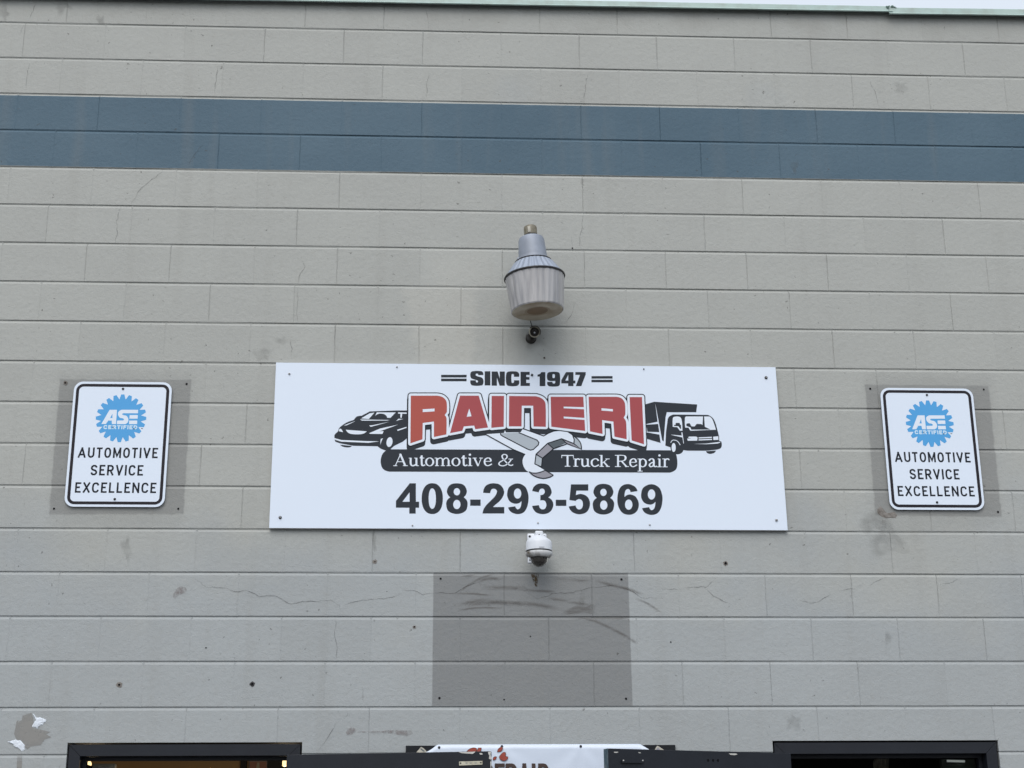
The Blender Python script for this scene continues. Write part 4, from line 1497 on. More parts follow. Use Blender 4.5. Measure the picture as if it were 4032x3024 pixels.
for pts, sm, cl in (([(155, 150), (700, 450), (945, 552)], 0, 0), ([(905, 42), (1310, 185), (1400, 132), (1510, 88), (1640, 72), (1780, 96), (1880, 160), (1916, 258), (1908, 335)], 0, 0),
                    ([(455, 132), (462, 162), (500, 190), (990, 445), (1050, 466), (1105, 452), (1205, 360), (1215, 312), (1175, 265), (815, 118)], 0, 0),
                    ([(1905, 335), (1665, 240), (1390, 330), (1160, 545), (1135, 738), (1270, 800)], 0, 0),
                    ([(1390, 335), (1505, 438), (1760, 345)], 0, 0), ([(1505, 438), (1288, 625), (1165, 552)], 0, 0), ([(1670, 242), (1765, 335), (2052, 447), (1905, 335)], 0, 0),
                    ([(1910, 190), (1990, 255), (2045, 340), (2058, 450)], 1, 0), ([(1285, 622), (1268, 795)], 0, 0),
                    ([(1020, 893), (1090, 917), (1200, 914), (1340, 866)], 1, 0), ([(1030, 900), (1100, 962), (1190, 1004), (1300, 1024), (1420, 1005), (1502, 962)], 1, 0), ([(1345, 866), (1502, 962)], 0, 0)):
    pr.stroke(pts, 21, 'outline', 6.2 + 0.02 * k, smooth=bool(sm), closed=bool(cl))
    k += 1
pr.build('wrench_drawing', sg)

S1, S2 = zoom(1000, 1400, 2.0109), zoom(2050, 1400, 2.0109)
for p, r, mk in ((S1(280, 145), .0055, 'steel'), (S1(208, 1283), .0075, 'blackhead'), (S2(1943, 175), .0078, 'blackhead'), (S2(2025, 1303), .007, 'steel'), (S2(90, 155), .006, 'blackhead'),
                 (S1(1132, 90), .0042, 'steel'), (S1(1255, 1345), .0042, 'steel'), (S2(975, 108), .0035, 'blackhead'), (S2(137, 1325), .0042, 'steel'), (S2(1022, 1340), .0042, 'steel')):
    w = W(*p, sY)
    o = bolt(sg, 'screw', w + Vector((0, -0.0025 if mk == 'blackhead' and r == .006 else -0.0002, 0)), r, M[mk], 0.006)
    if r > 0.005:
        bolt(sg, 'screw_head', w + Vector((0, -0.0035, 0)), r * 0.5, M['steel' if mk == 'blackhead' else 'blackhead'], 0.0042)

# ================================================================== the two certified-service signs
aY = -0.012
AX, AZ = -1.6015, 3.252
asg = empty('metal_sign', (AX, aY, AZ), 'white metal automotive service sign with blue gear emblem, left of the big shop sign', 'sign', 'small gear emblem signs')


def rrect(w, h, r, n=6):
    o = []
    for cx, cz, a0 in ((w / 2 - r, h / 2 - r, 0), (-w / 2 + r, h / 2 - r, 90), (-w / 2 + r, -h / 2 + r, 180), (w / 2 - r, -h / 2 + r, 270)):
        for k in range(n + 1):
            t = R(a0 + 90 * k / n)
            o.append((cx + r * math.cos(t), cz + r * math.sin(t)))
    return o


SW, SH = 0.4585, 0.6075
cz = AZ + SH / 2
pl = [(AX + x, cz + z) for x, z in rrect(SW, SH, 0.042)]
n = len(pl)
vs = [(x, aY, z) for x, z in pl] + [(x, aY + 0.0022, z) for x, z in pl]
obj('sign_plate', vs, [tuple(range(n)), tuple(range(n, 2 * n))[::-1]] + [(i, n + i, n + (i + 1) % n, (i + 1) % n) for i in range(n)], [M['white']], asg)
pr = Print(aY - 0.0002, XZ(0))
pr.poly([[(AX + x, cz + z) for x, z in rrect(SW - 0.022, SH - 0.022, 0.034)], [(AX + x, cz + z) for x, z in rrect(SW - 0.050, SH - 0.050, 0.020)]], 'border')
pr.build('border', asg)
E1 = zoom(340, 1520, 6.382)
gc = W(*E1(872, 808), aY)
gr = (W(*E1(1505, 808), aY).x - W(*E1(236, 808), aY).x) / 2
pts = []
for i in range(20):
    a0 = math.pi / 2 + i * 2 * math.pi / 20
    for da, rr in ((-0.158, 0.80), (-0.062, 1.0), (0.062, 1.0), (0.150, 0.80)):
        pts.append((gc.x + gr * rr * math.cos(a0 + da), gc.z + gr * rr * math.sin(a0 + da)))
pr = Print(aY - 0.0002, XZ(0))
pr.poly(pts, 'cyan')
pr.tr = lambda x, y: E1(x, y)
pr.poly([[(585, 597), (770, 597), (745, 955), (643, 955), (640, 868), (550, 868), (490, 955), (378, 955)], [(598, 806), (655, 806), (658, 692)]], 'print_white', 2)
pr.path([(1300, 597), (1298, 684), (925, 684), (900, 705, 1), (930, 730, 1), (1010, 752, 1), (1055, 835, 1), (1040, 910, 1), (990, 952, 1), (940, 958), (768, 958), (772, 868), (925, 865), (945, 838, 1), (915, 812, 1), (845, 795, 1), (795, 712, 1), (815, 640, 1), (890, 597)], 'print_white', 2)
pr.poly([(1090, 730), (1293, 730), (1288, 820), (1083, 820)], 'print_white', 2)
pr.poly([(1078, 868), (1280, 868), (1276, 957), (1072, 957)], 'print_white', 2)
a, b2, c2 = W(*E1(415, 1082), aY), W(*E1(1280, 1082), aY), W(*E1(850, 985), aY)
pr.tr = XZ(0)
gothic_word(pr, 'CERTIFIED', a.x + 0.002, b2.x, c2.z, a.z, 'cyan_lt', 2, 0.27, 0.16)
pr.tr = lambda x, y: E1(x, y)
pr.poly(rect(1375, 1062, 1420, 1078), 'ink', 2)
pr.build('gear_emblem', asg)
E2 = zoom(280, 1740, 5.821)
pr = Print(aY - 0.0002, XZ(0))
for word, p0, p1, pt in (('AUTOMOTIVE', (150, 368), (1982, 368), (1000, 130)), ('SERVICE', (440, 770), (1645, 770), (1000, 528)), ('EXCELLENCE', (82, 1170), (1945, 1168), (1000, 930))):
    a, b2, c2 = W(*E2(*p0), aY), W(*E2(*p1), aY), W(*E2(*pt), aY)
    gothic_word(pr, word, a.x, b2.x, c2.z, (a.z + b2.z) / 2, 'outline', 1, 0.165, 0.20)
    pr.build('lettering', asg)
    pr = Print(aY - 0.0002, XZ(0))
for p, r in ((E1(922, 72), 0.0058), (E2(1000, 1312), 0.0058)):
    w = W(*p, aY)
    bolt(asg, 'bolt', w + Vector((0, -0.0002, 0)), r, M['blackhead'], 0.005)
cp = asg.copy()
col.objects.link(cp)
cp.location = (2.2695, aY, 3.2575)
cp['label'] = 'white metal automotive service sign with blue gear emblem, right of the big shop sign'
for ch in list(asg.children):
    d = ch.copy()
    col.objects.link(d)
    d.parent = cp

# ================================================================== security light
lY = -0.205
lx = W(2105.5, 1100, lY).x
zc = lambda v: W(2105, v, lY).z
lamp = empty('security_light', (lx, lY, zc(1262)), 'grey security light with ribbed acrylic shade and amber photocell, hung above the shop sign', 'wall lamp')
tilt = Matrix.Translation((lx, lY, zc(1100))) @ Matrix.Rotation(R(-4.0), 4, 'Y') @ Matrix.Translation((-lx, -lY, -zc(1100)))


def lbuild(mb, name, m, smooth=True, ang=40):
    mb.v = [tuple(tilt @ Vector(v)) for v in mb.v]
    return mb.build(name, m, lamp, smooth, ang)


z_lens, z_rim, z_col, z_ht, z_pc = zc(1226), zc(1094), zc(1034), zc(934), zc(896)
C0 = (lx, lY, 0)
# shade
NR = 26
rm = lambda a, k: 1 + 0.014 * abs(math.cos(a * NR / 2)) + 0.003 * math.cos(a * 11)
mb = MB()
mb.lathe([(0.141, z_rim - 0.004), (0.139, z_rim - 0.02), (0.124, z_lens + 0.006), (0.121, z_lens)], C0, 240, 0, None, rm)
lbuild(mb, 'refractor_shade', M['acrylic'], False)
mb = MB()
mb.lathe([(0.119, z_lens + 0.012), (0.121, z_lens + 0.001), (0.115, z_lens - 0.004), (0.075, z_lens - 0.001), (0.062, z_lens + 0.001), (0.05, z_lens + 0.002), (0.02, z_lens + 0.004), (0.001, z_lens + 0.004)], C0, 56)
mb.m[4 * 56:5 * 56] = [1] * 56
mb.m[5 * 56:] = [2] * (len(mb.m) - 5 * 56)
lbuild(mb, 'lens', [M['lens'], M['scorch1'], M['scorch2']])
mb = MB()
mb.lathe([(0.139, z_rim - 0.006), (0.146, z_rim - 0.005), (0.148, z_rim), (0.146, z_rim + 0.005), (0.138, z_rim + 0.007)], C0, 64)
lbuild(mb, 'rim_ring', M['ring'])
mb = MB()
fl_ = lambda a, k: 1 + (0.028 if k in (1, 2) else 0.008) * math.cos(a * 28)
mb.lathe([(0.141, z_rim + 0.006), (0.130, z_rim + 0.018), (0.096, z_col - 0.010), (0.086, z_col)], C0, 224, 0, None, fl_)
lbuild(mb, 'fluted_collar', M['alum'], True, 60)
mb = MB()
mb.lathe([(0.082, z_col - 0.003), (0.088, z_col - 0.001), (0.089, z_col + 0.004), (0.083, z_col + 0.006)], C0, 56)
lbuild(mb, 'collar_ring', M['ring'])
mb = MB()
mb.lathe([(0.080, z_col + 0.003), (0.0715, z_col + 0.012), (0.069, z_col + 0.03), (0.0625, z_ht - 0.020), (0.058, z_ht - 0.007), (0.046, z_ht), (0.002, z_ht + 0.001)], C0, 48)
mb.bbox(lx - 0.078, lx - 0.058, lY - 0.02, lY + 0.02, z_col + 0.004, z_col + 0.024, 0.003)
lbuild(mb, 'housing', M['galv'])
mb = MB()
mb.lathe([(0.036, z_ht - 0.002), (0.036, z_ht + 0.008), (0.032, z_ht + 0.011)], C0, 32)
lbuild(mb, 'photocell_base', M['ring'])
mb = MB()
mb.lathe([(0.0315, z_ht + 0.0105), (0.0325, z_pc - 0.006), (0.030, z_pc + 0.003), (0.022, z_pc + 0.008), (0.001, z_pc + 0.009)], C0, 32)
lbuild(mb, 'photocell', M['amber'])
mb = MB()
mb.bbox(lx - 0.016, lx - 0.002, lY - 0.0335, lY - 0.028, z_ht + 0.014, z_pc - 0.006, 0.0015)
lbuild(mb, 'photocell_window', M['tape'])
mb = MB()
zA = (z_col + z_ht) / 2
mb.tube([(lx, lY + 0.04, zA), (lx, lY + 0.12, zA), (lx, -0.012, zA)], 0.021, 16)
mb.bbox(lx - 0.05, lx + 0.05, -0.012, -0.0006, zA - 0.06, zA + 0.06, 0.003)
mb.build('mounting_arm', M['galv'], lamp, True, 40)

# ================================================================== bullet camera
K = zoom(1900, 860, 1290 / 420)
cY = -0.075
cc = W(*K(628, 1372), cY)
bc = empty('bullet_camera', (cc.x, -0.001, cc.z - 0.04), 'small black bullet camera with pale ring on the wall under the security light', 'camera')
ax = (CAM - cc)
ax = Vector((ax.x + 0.35, ax.y, ax.z - 0.3)).normalized()
mb = MB()
mb.lathe([(0.019, -0.046), (0.0245, -0.04), (0.0255, 0.0), (0.0242, 0.004)], cc, 28, 0, ax, capa=True)
mb.build('camera_body', M['camblack'], bc, True, 40)
mb = MB()
mb.lathe([(0.0246, -0.004), (0.027, -0.002), (0.027, 0.004), (0.0225, 0.0055)], cc, 28, 0, ax)
mb.build('front_ring', M['plate'], bc, True, 40)
mb = MB()
mb.lathe([(0.0238, 0.003), (0.022, 0.006), (0.0205, 0.002), (0.012, 0.001), (0.0115, 0.005), (0.0085, 0.006), (0.008, 0.002), (0.001, 0.001)], cc, 24, 0, ax)
mb.build('lens', M['camblack'], bc, True, 40)
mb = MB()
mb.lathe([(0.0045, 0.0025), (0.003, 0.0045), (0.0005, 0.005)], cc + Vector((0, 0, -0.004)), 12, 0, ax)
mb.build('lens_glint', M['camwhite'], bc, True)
# visor: an arc of shell over the upper right
q = Vector((0, 0, 1)).rotation_difference(ax)
mb = MB()
vs, fs = [], []
for k, h in enumerate((-0.07, 0.018)):
    for r in (0.0268, 0.0295):
        for i in range(15):
            a = i / 14 * math.pi * 0.95
            p = q @ Vector((r * math.cos(a), r * math.sin(a), h))
            vs.append(cc + p)
upd = (q.inverted() @ Vector((0.55, 0, 0.85)))
a_off = math.atan2(upd.y, upd.x) - math.pi * 0.475
vs = []
for h in (-0.036, 0.014):
    for r in (0.0276, 0.0302):
        for i in range(15):
            a = a_off + i / 14 * math.pi * 0.95
            vs.append(cc + q @ Vector((r * math.cos(a), r * math.sin(a), h)))
for i in range(14):
    fs += [(i, i + 1, 30 + i + 1, 30 + i), (15 + i, 45 + i, 45 + i + 1, 15 + i + 1), (30 + i, 31 + i, 46 + i, 45 + i), (i, 15 + i, 16 + i, i + 1)]
mb.add(vs, fs)
mb.build('visor', M['camblack'], bc, True, 40)
mb = MB()
back = cc - ax * 0.04
mb.tube([back, back + Vector((-0.006, 0.01, -0.008)), (cc.x - 0.012, -0.012, cc.z - 0.006)], 0.010, 10)
mb.lathe([(0.027, 0), (0.027, 0.008), (0.022, 0.018), (0.012, 0.022)], (cc.x - 0.012, -0.0006, cc.z - 0.008), 24, 0, (0, -1, 0), capb=True)
mb.build('wall_bracket', M['camblack'], bc, True, 40)
mb = MB()
t0, t1 = W(*K(594, 1292), -0.06), W(*K(580, 1200), -0.06)
mb.tube([back, (t0.x, -0.06, t0.z), (t1.x, -0.03, t1.z), (t1.x - 0.002, -0.0008, t1.z + 0.06)], 0.0022, 6)
mb.build('cable', M['rubber'], bc, True)

# ================================================================== dome camera
Q = zoom(1980, 2060, 5.927)
dY = -0.105
dc_ = W(*Q(842, 660), dY)
dx = dc_.x
zq = lambda y: W(*Q(842, y), dY).z
dcam = empty('dome_camera', (dx, dY, zq(1050)), 'white dome security camera with smoked dome on the wall below the shop sign', 'camera')
rb = 0.0605
C1 = (dx, dY, 0)
zg = zq(662)
mb = MB()
mb.lathe([(0.001, zq(300)), (0.028, zq(306)), (0.036, zq(345)), (0.050, zq(395)), (0.057, zq(425)), (0.0595, zq(470)), (rb, zg + 0.003)], C1, 56)
mb.build('camera_body', M['camwhite'], dcam, True, 50)
mb = MB()
mb.lathe([(rb - 0.001, zg + 0.003), (rb - 0.0004, zg - 0.004)], C1, 56)
mb.build('gasket', M['rubber'], dcam, True)
mb = MB()
mb.lathe([(rb, zg - 0.004), (rb + 0.0012, zg - 0.006), (rb + 0.0005, zg - 0.016), (0.055, zg - 0.026), (0.047, zg - 0.031), (0.043, zg - 0.030)], C1, 56)
mb.build('trim_ring', M['camdirty'], dcam, True, 50)
zd = zg - 0.029
hb = zd - zq(1045) - 0.004
prof = [(0.043 * math.cos(t * math.pi / 24), zd - hb * math.sin(t * math.pi / 24)) for t in range(0, 12)] + [(0.001, zd - hb)]
mb = MB()
mb.lathe(prof, C1, 48)
mb.build('smoked_dome', M['dome'], dcam, True)
mb = MB()
mb.lathe([(0.030, zd + 0.004), (0.031, zd - 0.012), (0.026, zd - 0.026), (0.012, zd - 0.034), (0.001, zd - 0.035)], C1, 32)
mb.build('camera_module', M['camblack'], dcam, True, 50)
mb = MB()
mb.bbox(dx - 0.052, dx - 0.034, dY - 0.016, dY + 0.012, zd - 0.028, zd + 0.004, 0.005)
mb.build('latch', M['camwhite'], dcam, True, 50)
bolt(dcam, 'latch_screw', (dx - 0.043, dY - 0.0162, zd - 0.014), 0.0035, M['blackhead'], 0.0015)
# neck and wall plate
mb = MB()
zt_, zb_ = zq(192), zq(330)
mb.bbox(dx - 0.0175, dx + 0.0195, dY - 0.018, -0.02, zb_ - 0.006, zt_, 0.006)
mb.build('neck', M['camwhite'], dcam, True, 50)
bolt(dcam, 'neck_screw', (dx + 0.001, dY - 0.0182, zq(285)), 0.003, M['blackhead'], 0.0015)
mb = MB()
xa, xb = W(*Q(565, 300), -0.02).x, W(*Q(1022, 300), -0.02).x
za, zb2 = W(*Q(700, 240), -0.02).z, W(*Q(700, 620), -0.02).z
mb.bbox(xa, xb, -0.026, -0.0006, zb2, za, 0.007)
mb.build('wall_plate', M['camwhite'], dcam, True, 50)
for p in (Q(627, 308), Q(962, 308)):
    w = W(*p, -0.026)
    bolt(dcam, 'plate_bolt', (w.x, -0.0261, w.z), 0.0052, M['blackhead'], 0.004)
lx_ = W(*Q(905, 558), dY - rb)
pr = Print(dY - rb - 0.0006, XZ(0))
for i in range(7):
    x = lx_.x - 0.012 + i * 0.0035
    pr.poly([(x, lx_.z - 0.0018), (x + 0.0026, lx_.z - 0.0018), (x + 0.0026, lx_.z + 0.0018), (x, lx_.z + 0.0018)], 'g2')
pr.build('maker_mark', dcam)


# ================================================================== marks and damage on the wall
def ribbon(name, pts, w, m, parent=bld, Y=-0.0014, ends=True, wob=0.0, soft=True, seed=0):
    """thin soft-edged streak following photo pixels on the wall"""
    P = [W(*p, 0) for p in pts]
    rr = random.Random(seed + int(pts[0][0] * 7))
    Q_ = []
    for i in range(len(P) - 1):
        n = max(1, int((P[i + 1] - P[i]).length / 0.018))
        for k in range(n):
            t = k / n
            p = P[i].lerp(P[i + 1], t)
            if k or i:
                p = p + Vector((rr.uniform(-wob, wob), 0, rr.uniform(-wob, wob)))
            Q_.append(p)
    Q_.append(P[-1])
    vs, fs, fd = [], [], []
    N = len(Q_)
    for i, p in enumerate(Q_):
        a, b_ = Q_[max(0, i - 1)], Q_[min(N - 1, i + 1)]
        d = (b_ - a)
        nrm = Vector((-d.z, 0, d.x)).normalized()
        ww = w * (rr.uniform(0.75, 1.2) if wob else 1)
        e = 1.0
        if ends:
            e = min(1, min(i, N - 1 - i) / max(2, N * 0.15))
        for s in (-1, 0, 1):
            q = p + nrm * (s * ww / 2)
            vs.append((q.x, Y, q.z))
            fd.append((0.0 if (s and soft) else 1.0) * e)
    for i in range(N - 1):
        for j in range(2):
            fs.append((3 * i + j, 3 * i + 1 + j, 3 * i + 4 + j, 3 * i + 3 + j))
    return obj(name, vs, fs, m, parent, fade=fd)


def patch(name, pts, m, Y=-0.0012, soft=0.0, smooth_=True, center=1.0, edge=1.0, parent=bld):
    sp = smooth_path([tuple(p) + (1,) for p in pts], 3) if smooth_ else [Vector(p) for p in pts]
    P = [W(p[0], p[1], 0) for p in sp]
    c = sum(P, Vector()) / len(P)
    vs = [(c.x, Y, c.z)] + [(p.x, Y, p.z) for p in P]
    n = len(P)
    inner = [(c.x + (p.x - c.x) * 0.6, Y, c.z + (p.z - c.z) * 0.6) for p in P]
    vs = [(c.x, Y, c.z)] + inner + [(p.x, Y, p.z) for p in P]
    fs = [(0, 1 + i, 1 + (i + 1) % n) for i in range(n)] + [(1 + i, 1 + n + i, 1 + n + (i + 1) % n, 1 + (i + 1) % n) for i in range(n)]
    return obj(name, vs, fs, m, parent, fade=[center] * (n + 1) + [edge] * n)


tA, tB_, tC_ = zoom(0, 0, 1.6458), zoom(1344, 0, 1.6458), zoom(2688, 0, 1.6458)
tD, tE = zoom(0, 1008, 1.6458), zoom(2688, 1008, 1.6458)
tF, tG, tH, tI = zoom(0, 2016, 1.6458), zoom(1344, 2016, 1.6458), zoom(2688, 2016, 1.6458), zoom(1344, 800, 1.6458)
CR = [
    (tA, [(1065, 1100), (1010, 1150), (950, 1190), (915, 1220), (880, 1275), (845, 1325)], 1.0), (tA, [(785, 1332), (755, 1440), (762, 1510), (745, 1572)], 1.0),
    (tA, [(735, 1580), (728, 1620)], .6), (tA, [(1325, 925), (1260, 1000), (1215, 1078)], .7), (tA, [(240, 5), (185, 135)], .7), (tA, [(155, 155), (130, 220)], .6), (tA, [(1410, 430), (1400, 520), (1390, 615)], .8),
    (tA, [(190, 400), (165, 590)], .5),
    (tB_, [(545, 50), (560, 120), (565, 190)], .8), (tB_, [(572, 470), (555, 540), (558, 590), (550, 640)], .8), (tB_, [(1595, 480), (1580, 580), (1570, 680)], .8), (tB_, [(1565, 1380), (1560, 1470), (1545, 1540), (1548, 1610)], .7),
    (tC_, [(1200, 510), (1245, 590), (1275, 700)], .6),
    (tD, [(1950, 10), (1975, 70), (1940, 130), (1930, 190)], .8), (tD, [(1928, 205), (1930, 300), (1925, 430)], .6), (tD, [(1880, 530), (1890, 600), (1890, 680)], .6),
    (tF, [(1235, 425), (1290, 450), (1340, 490), (1440, 488), (1515, 517), (1600, 512), (1680, 545), (1790, 540), (1880, 598), (1960, 580), (2140, 575), (2205, 605), (2206, 668)], 1.25),
    (tG, [(0, 610), (60, 585), (130, 570), (300, 560), (395, 525)], 1.1), (tG, [(380, 505), (490, 512), (525, 535), (590, 525), (740, 525), (790, 490), (860, 460), (940, 470)], 1.0),
    (tG, [(1175, 475), (1225, 530), (1270, 565), (1370, 530), (1500, 520), (1600, 490), (1770, 478), (1860, 500), (1950, 558), (2080, 555), (2110, 535)], 1.0), (tG, [(2080, 505), (2130, 498), (2212, 503)], .8),
    (tH, [(0, 488), (150, 485), (215, 430)], .9), (tH, [(150, 485), (180, 530), (320, 605)], .9), (tH, [(735, 565), (800, 585), (850, 592), (965, 530)], 1.1), (tH, [(1010, 505), (1110, 495), (1175, 465)], .9),
    (tH, [(1200, 480), (1320, 420)], .9), (tH, [(1660, 470), (1740, 455), (1815, 425)], .8),
    (tF, [(2175, 685), (2170, 800), (2183, 880), (2178, 960)], .9), (tG, [(45, 1285), (40, 1315), (0, 1350)], .9), (tF, [(2212, 1350), (2170, 1370), (2150, 1430), (2100, 1490), (2055, 1555)], 1.2),
    (tG, [(140, 1120), (138, 1245)], .7), (tH, [(542, 1410), (560, 1445), (590, 1472)], 1.0), (tI, [(1520, 640), (1490, 730), (1440, 790)], .6), (tI, [(1270, 970), (1315, 1000)], 1.0), (tI, [(1490, 200), (1497, 290)], .7),
]
for k, (z, pts, s) in enumerate(CR):
    ribbon('crack', [z(*p) for p in pts], 0.0046 * (0.6 + 0.4 * s), M['crack'], wob=0.0032, seed=k)
# brown arcs scuffed across the old square patch
SC = [([(750, 600), (900, 575), (1060, 588), (1250, 600), (1420, 635)], 18), ([(800, 605), (950, 590), (1100, 592), (1200, 600)], 16), ([(880, 455), (960, 430), (1040, 440)], 12), ([(900, 490), (1060, 492), (1200, 492)], 18),
      ([(1000, 400), (900, 430), (830, 470), (760, 520)], 9), ([(770, 415), (880, 408)], 9), ([(1330, 555), (1450, 575), (1640, 610)], 12), ([(1640, 440), (1740, 470), (1860, 500), (1960, 540)], 14), ([(1560, 690), (1640, 705), (1760, 760), (1870, 820), (1920, 860)], 12),
      ([(1900, 560), (1980, 590), (2080, 660)], 10), ([(700, 528), (860, 530), (1000, 545)], 8), ([(1130, 500), (1300, 512), (1400, 520)], 12), ([(1380, 430), (1500, 440), (1620, 445)], 10), ([(1460, 690), (1640, 690), (1860, 690)], 8), ([(740, 640), (900, 620), (1050, 628)], 8)]
for k, (pts, w) in enumerate(SC):
    ribbon('scuff_mark', smooth_path([tG(*p) + (1,) for p in pts], 4, False), w * 0.0015, M['scuff'], Y=-0.00155, seed=k)
patch('scuff_mark', [tG(1500, 612), tG(1545, 598), tG(1600, 610), tG(1642, 596), tG(1640, 662), tG(1580, 655), tG(1500, 663), tG(1420, 660)], M['scuff'], -0.0016, center=0.8, edge=0.0)
# rusty run under the dome camera
Qp = [Q(650, 1190), Q(735, 1170), Q(845, 1190), Q(815, 1330), Q(800, 1480), Q(760, 1480), Q(700, 1330)]
patch('rust_streak', Qp, M['rust'], -0.0016, smooth_=False, edge=0.7)
# tan touch-up and white filler at the lower left
patch('touch_up_patch', [tF(*p) for p in [(145, 1320), (205, 1300), (218, 1345), (215, 1400), (330, 1425), (300, 1440), (335, 1460), (290, 1475), (265, 1510), (200, 1520), (180, 1540), (110, 1480), (92, 1440), (108, 1355), (140, 1350)]], M['tan'], -0.0014, smooth_=False, edge=0.7)
ribbon('touch_up_patch', [tF(128, 1560), tF(126, 1640), tF(124, 1800)], 0.022, M['tan'], soft=False)


def blob(name, pts, m, h=0.004):
    sp = smooth_path([tuple(p) + ((1,) if i % 3 else ()) for i, p in enumerate(pts)], 3)
    P = [W(p[0] + random.uniform(-3, 3), p[1] + random.uniform(-3, 3), 0) for p in sp]
    c = sum(P, Vector()) / len(P)
    n = len(P)
    vs = [(p.x, -0.0008, p.z) for p in P]
    vs += [(c.x + (p.x - c.x) * 0.86, -h * random.uniform(0.6, 1.1), c.z + (p.z - c.z) * 0.86) for p in P]
    vs += [(c.x + (p.x - c.x) * 0.45, -h * random.uniform(0.9, 1.3), c.z + (p.z - c.z) * 0.45) for p in P] + [(c.x, -h, c.z)]
    fs = []
    for r in (0, n):
        fs += [(r + i, r + (i + 1) % n, r + n + (i + 1) % n, r + n + i) for i in range(n)]
    fs += [(2 * n + i, 2 * n + (i + 1) % n, 3 * n) for i in range(n)]
    return obj(name, vs, fs, m, bld)


blob('filler_patch', [tF(*p) for p in [(215, 1310), (240, 1332), (275, 1335), (297, 1345), (288, 1370), (258, 1388), (245, 1405), (225, 1395), (205, 1390), (225, 1365), (228, 1345)]], M['spackle'])
blob('filler_patch', [tF(*p) for p in [(50, 1490), (90, 1482), (130, 1478), (160, 1515), (155, 1550), (115, 1528), (88, 1518), (80, 1500)]], M['spackle'])
# flaked and stained spots
for z, pts in ((tF, [(1125, 560), (1135, 510), (1170, 480), (1212, 500), (1195, 525), (1160, 540)]), (tG, [(35, 1443), (48, 1400), (92, 1405), (85, 1432)]), (tG, [(85, 1425), (260, 1418), (345, 1412), (465, 1437), (330, 1436), (170, 1430)])):
    patch('flaked_paint', [z(*p) for p in pts], M['pinkish'], -0.0014, edge=0.5)
for z, x, y, rx, ry in ((tH, 725, 1360, 75, 55), (tD, 1700, 640, 60, 50), (tD, 1850, 545, 70, 30), (tI, 1250, 880, 90, 90), (tF, 820, 230, 40, 90), (tH, 1230, 60, 110, 90), (tH, 1340, 190, 130, 150), (tC_, 1415, 570, 45, 45), (tC_, 720, 1080, 30, 45), (tH, 1330, 850, 25, 90), (tG, 215, 200, 14, 110),
                        (tA, 410, 30, 60, 60), (tA, 650, 130, 30, 30), (tA, 30, 90, 40, 60), (tG, 1560, 560, 18, 60), (tB_, 1562, 1190, 13, 50)):
    jr = random.Random(x)
    patch('stain', [z(x + rx * math.cos(t * math.pi / 7) * f_, y + ry * math.sin(t * math.pi / 7) * f_) for t in range(14) for f_ in (jr.uniform(0.55, 1.35),)], M['stain'], -0.0013 - 0.0001 * (x % 3), edge=0.0)
blob('bare_patch', [zoom(3380, 1480, 2.86)(*p) for p in [(205, 1500), (245, 1475), (290, 1520), (330, 1555), (400, 1540), (435, 1560), (420, 1595), (330, 1600), (270, 1590), (215, 1540)]], M['bare'], 0.0018)


def hole(p, r, ringm=None, rr=0.0):
    w = W(p[0], p[1], 0)
    mb = MB()
    pts_ = []
    for i in range(14):
        a = 2 * math.pi * i / 14
        k = r * random.uniform(0.8, 1.15)
        pts_.append((w.x + k * math.cos(a), -0.0019, w.z + k * math.sin(a)))
    mb.add([(w.x, -0.0015, w.z)] + pts_, [(0, 1 + i, 1 + (i + 1) % 14) for i in range(14)], 0)
    mats = [M['hole']]
    if ringm:
        k0 = [(w.x + rr * random.uniform(0.75, 1.2) * math.cos(2 * math.pi * i / 14), -0.0012, w.z + rr * random.uniform(0.75, 1.2) * math.sin(2 * math.pi * i / 14)) for i in range(14)]
        mb.add(pts_ + k0, [(i, (i + 1) % 14, 14 + (i + 1) % 14, 14 + i) for i in range(14)], 1)
        mats.append(ringm)
    mb.build('screw_hole', mats, bld)


zl, zr = zoom(180, 1440, 2.676), zoom(3380, 1480, 2.86)
for p in (zl(1485, 193), zl(88, 1507), zl(1397, 1508), zr(132, 145), zr(1410, 153), zr(1572, 1533), tG(643, 432), tG(1815, 437), tG(636, 1206), tG(1845, 1210)):
    hole(p, 0.0052)
for p in (tG(1055, 1215), tG(1225, 806), tG(2135, 843), tF(1335, 880)):
    hole(p, 0.0035)
hole(zl(205, 182), 0.0052, M['stain'] and M['bare'], 0.011)
hole(tF(773, 1120), 0.0055, M['bare'], 0.0135)
hole(tF(1635, 1115), 0.006, M['ring'], 0.0115)
hole(tH(278, 333), 0.007, M['bare'], 0.012)
hole(tG(218, 322), 0.003, M['bare'], 0.011)
hole(tG(473, 745), 0.0045, M['bare'], 0.008)
hole(tI(1315, 1003), 0.003, M['bare'], 0.006)
hole(tI(1497, 292), 0.004)

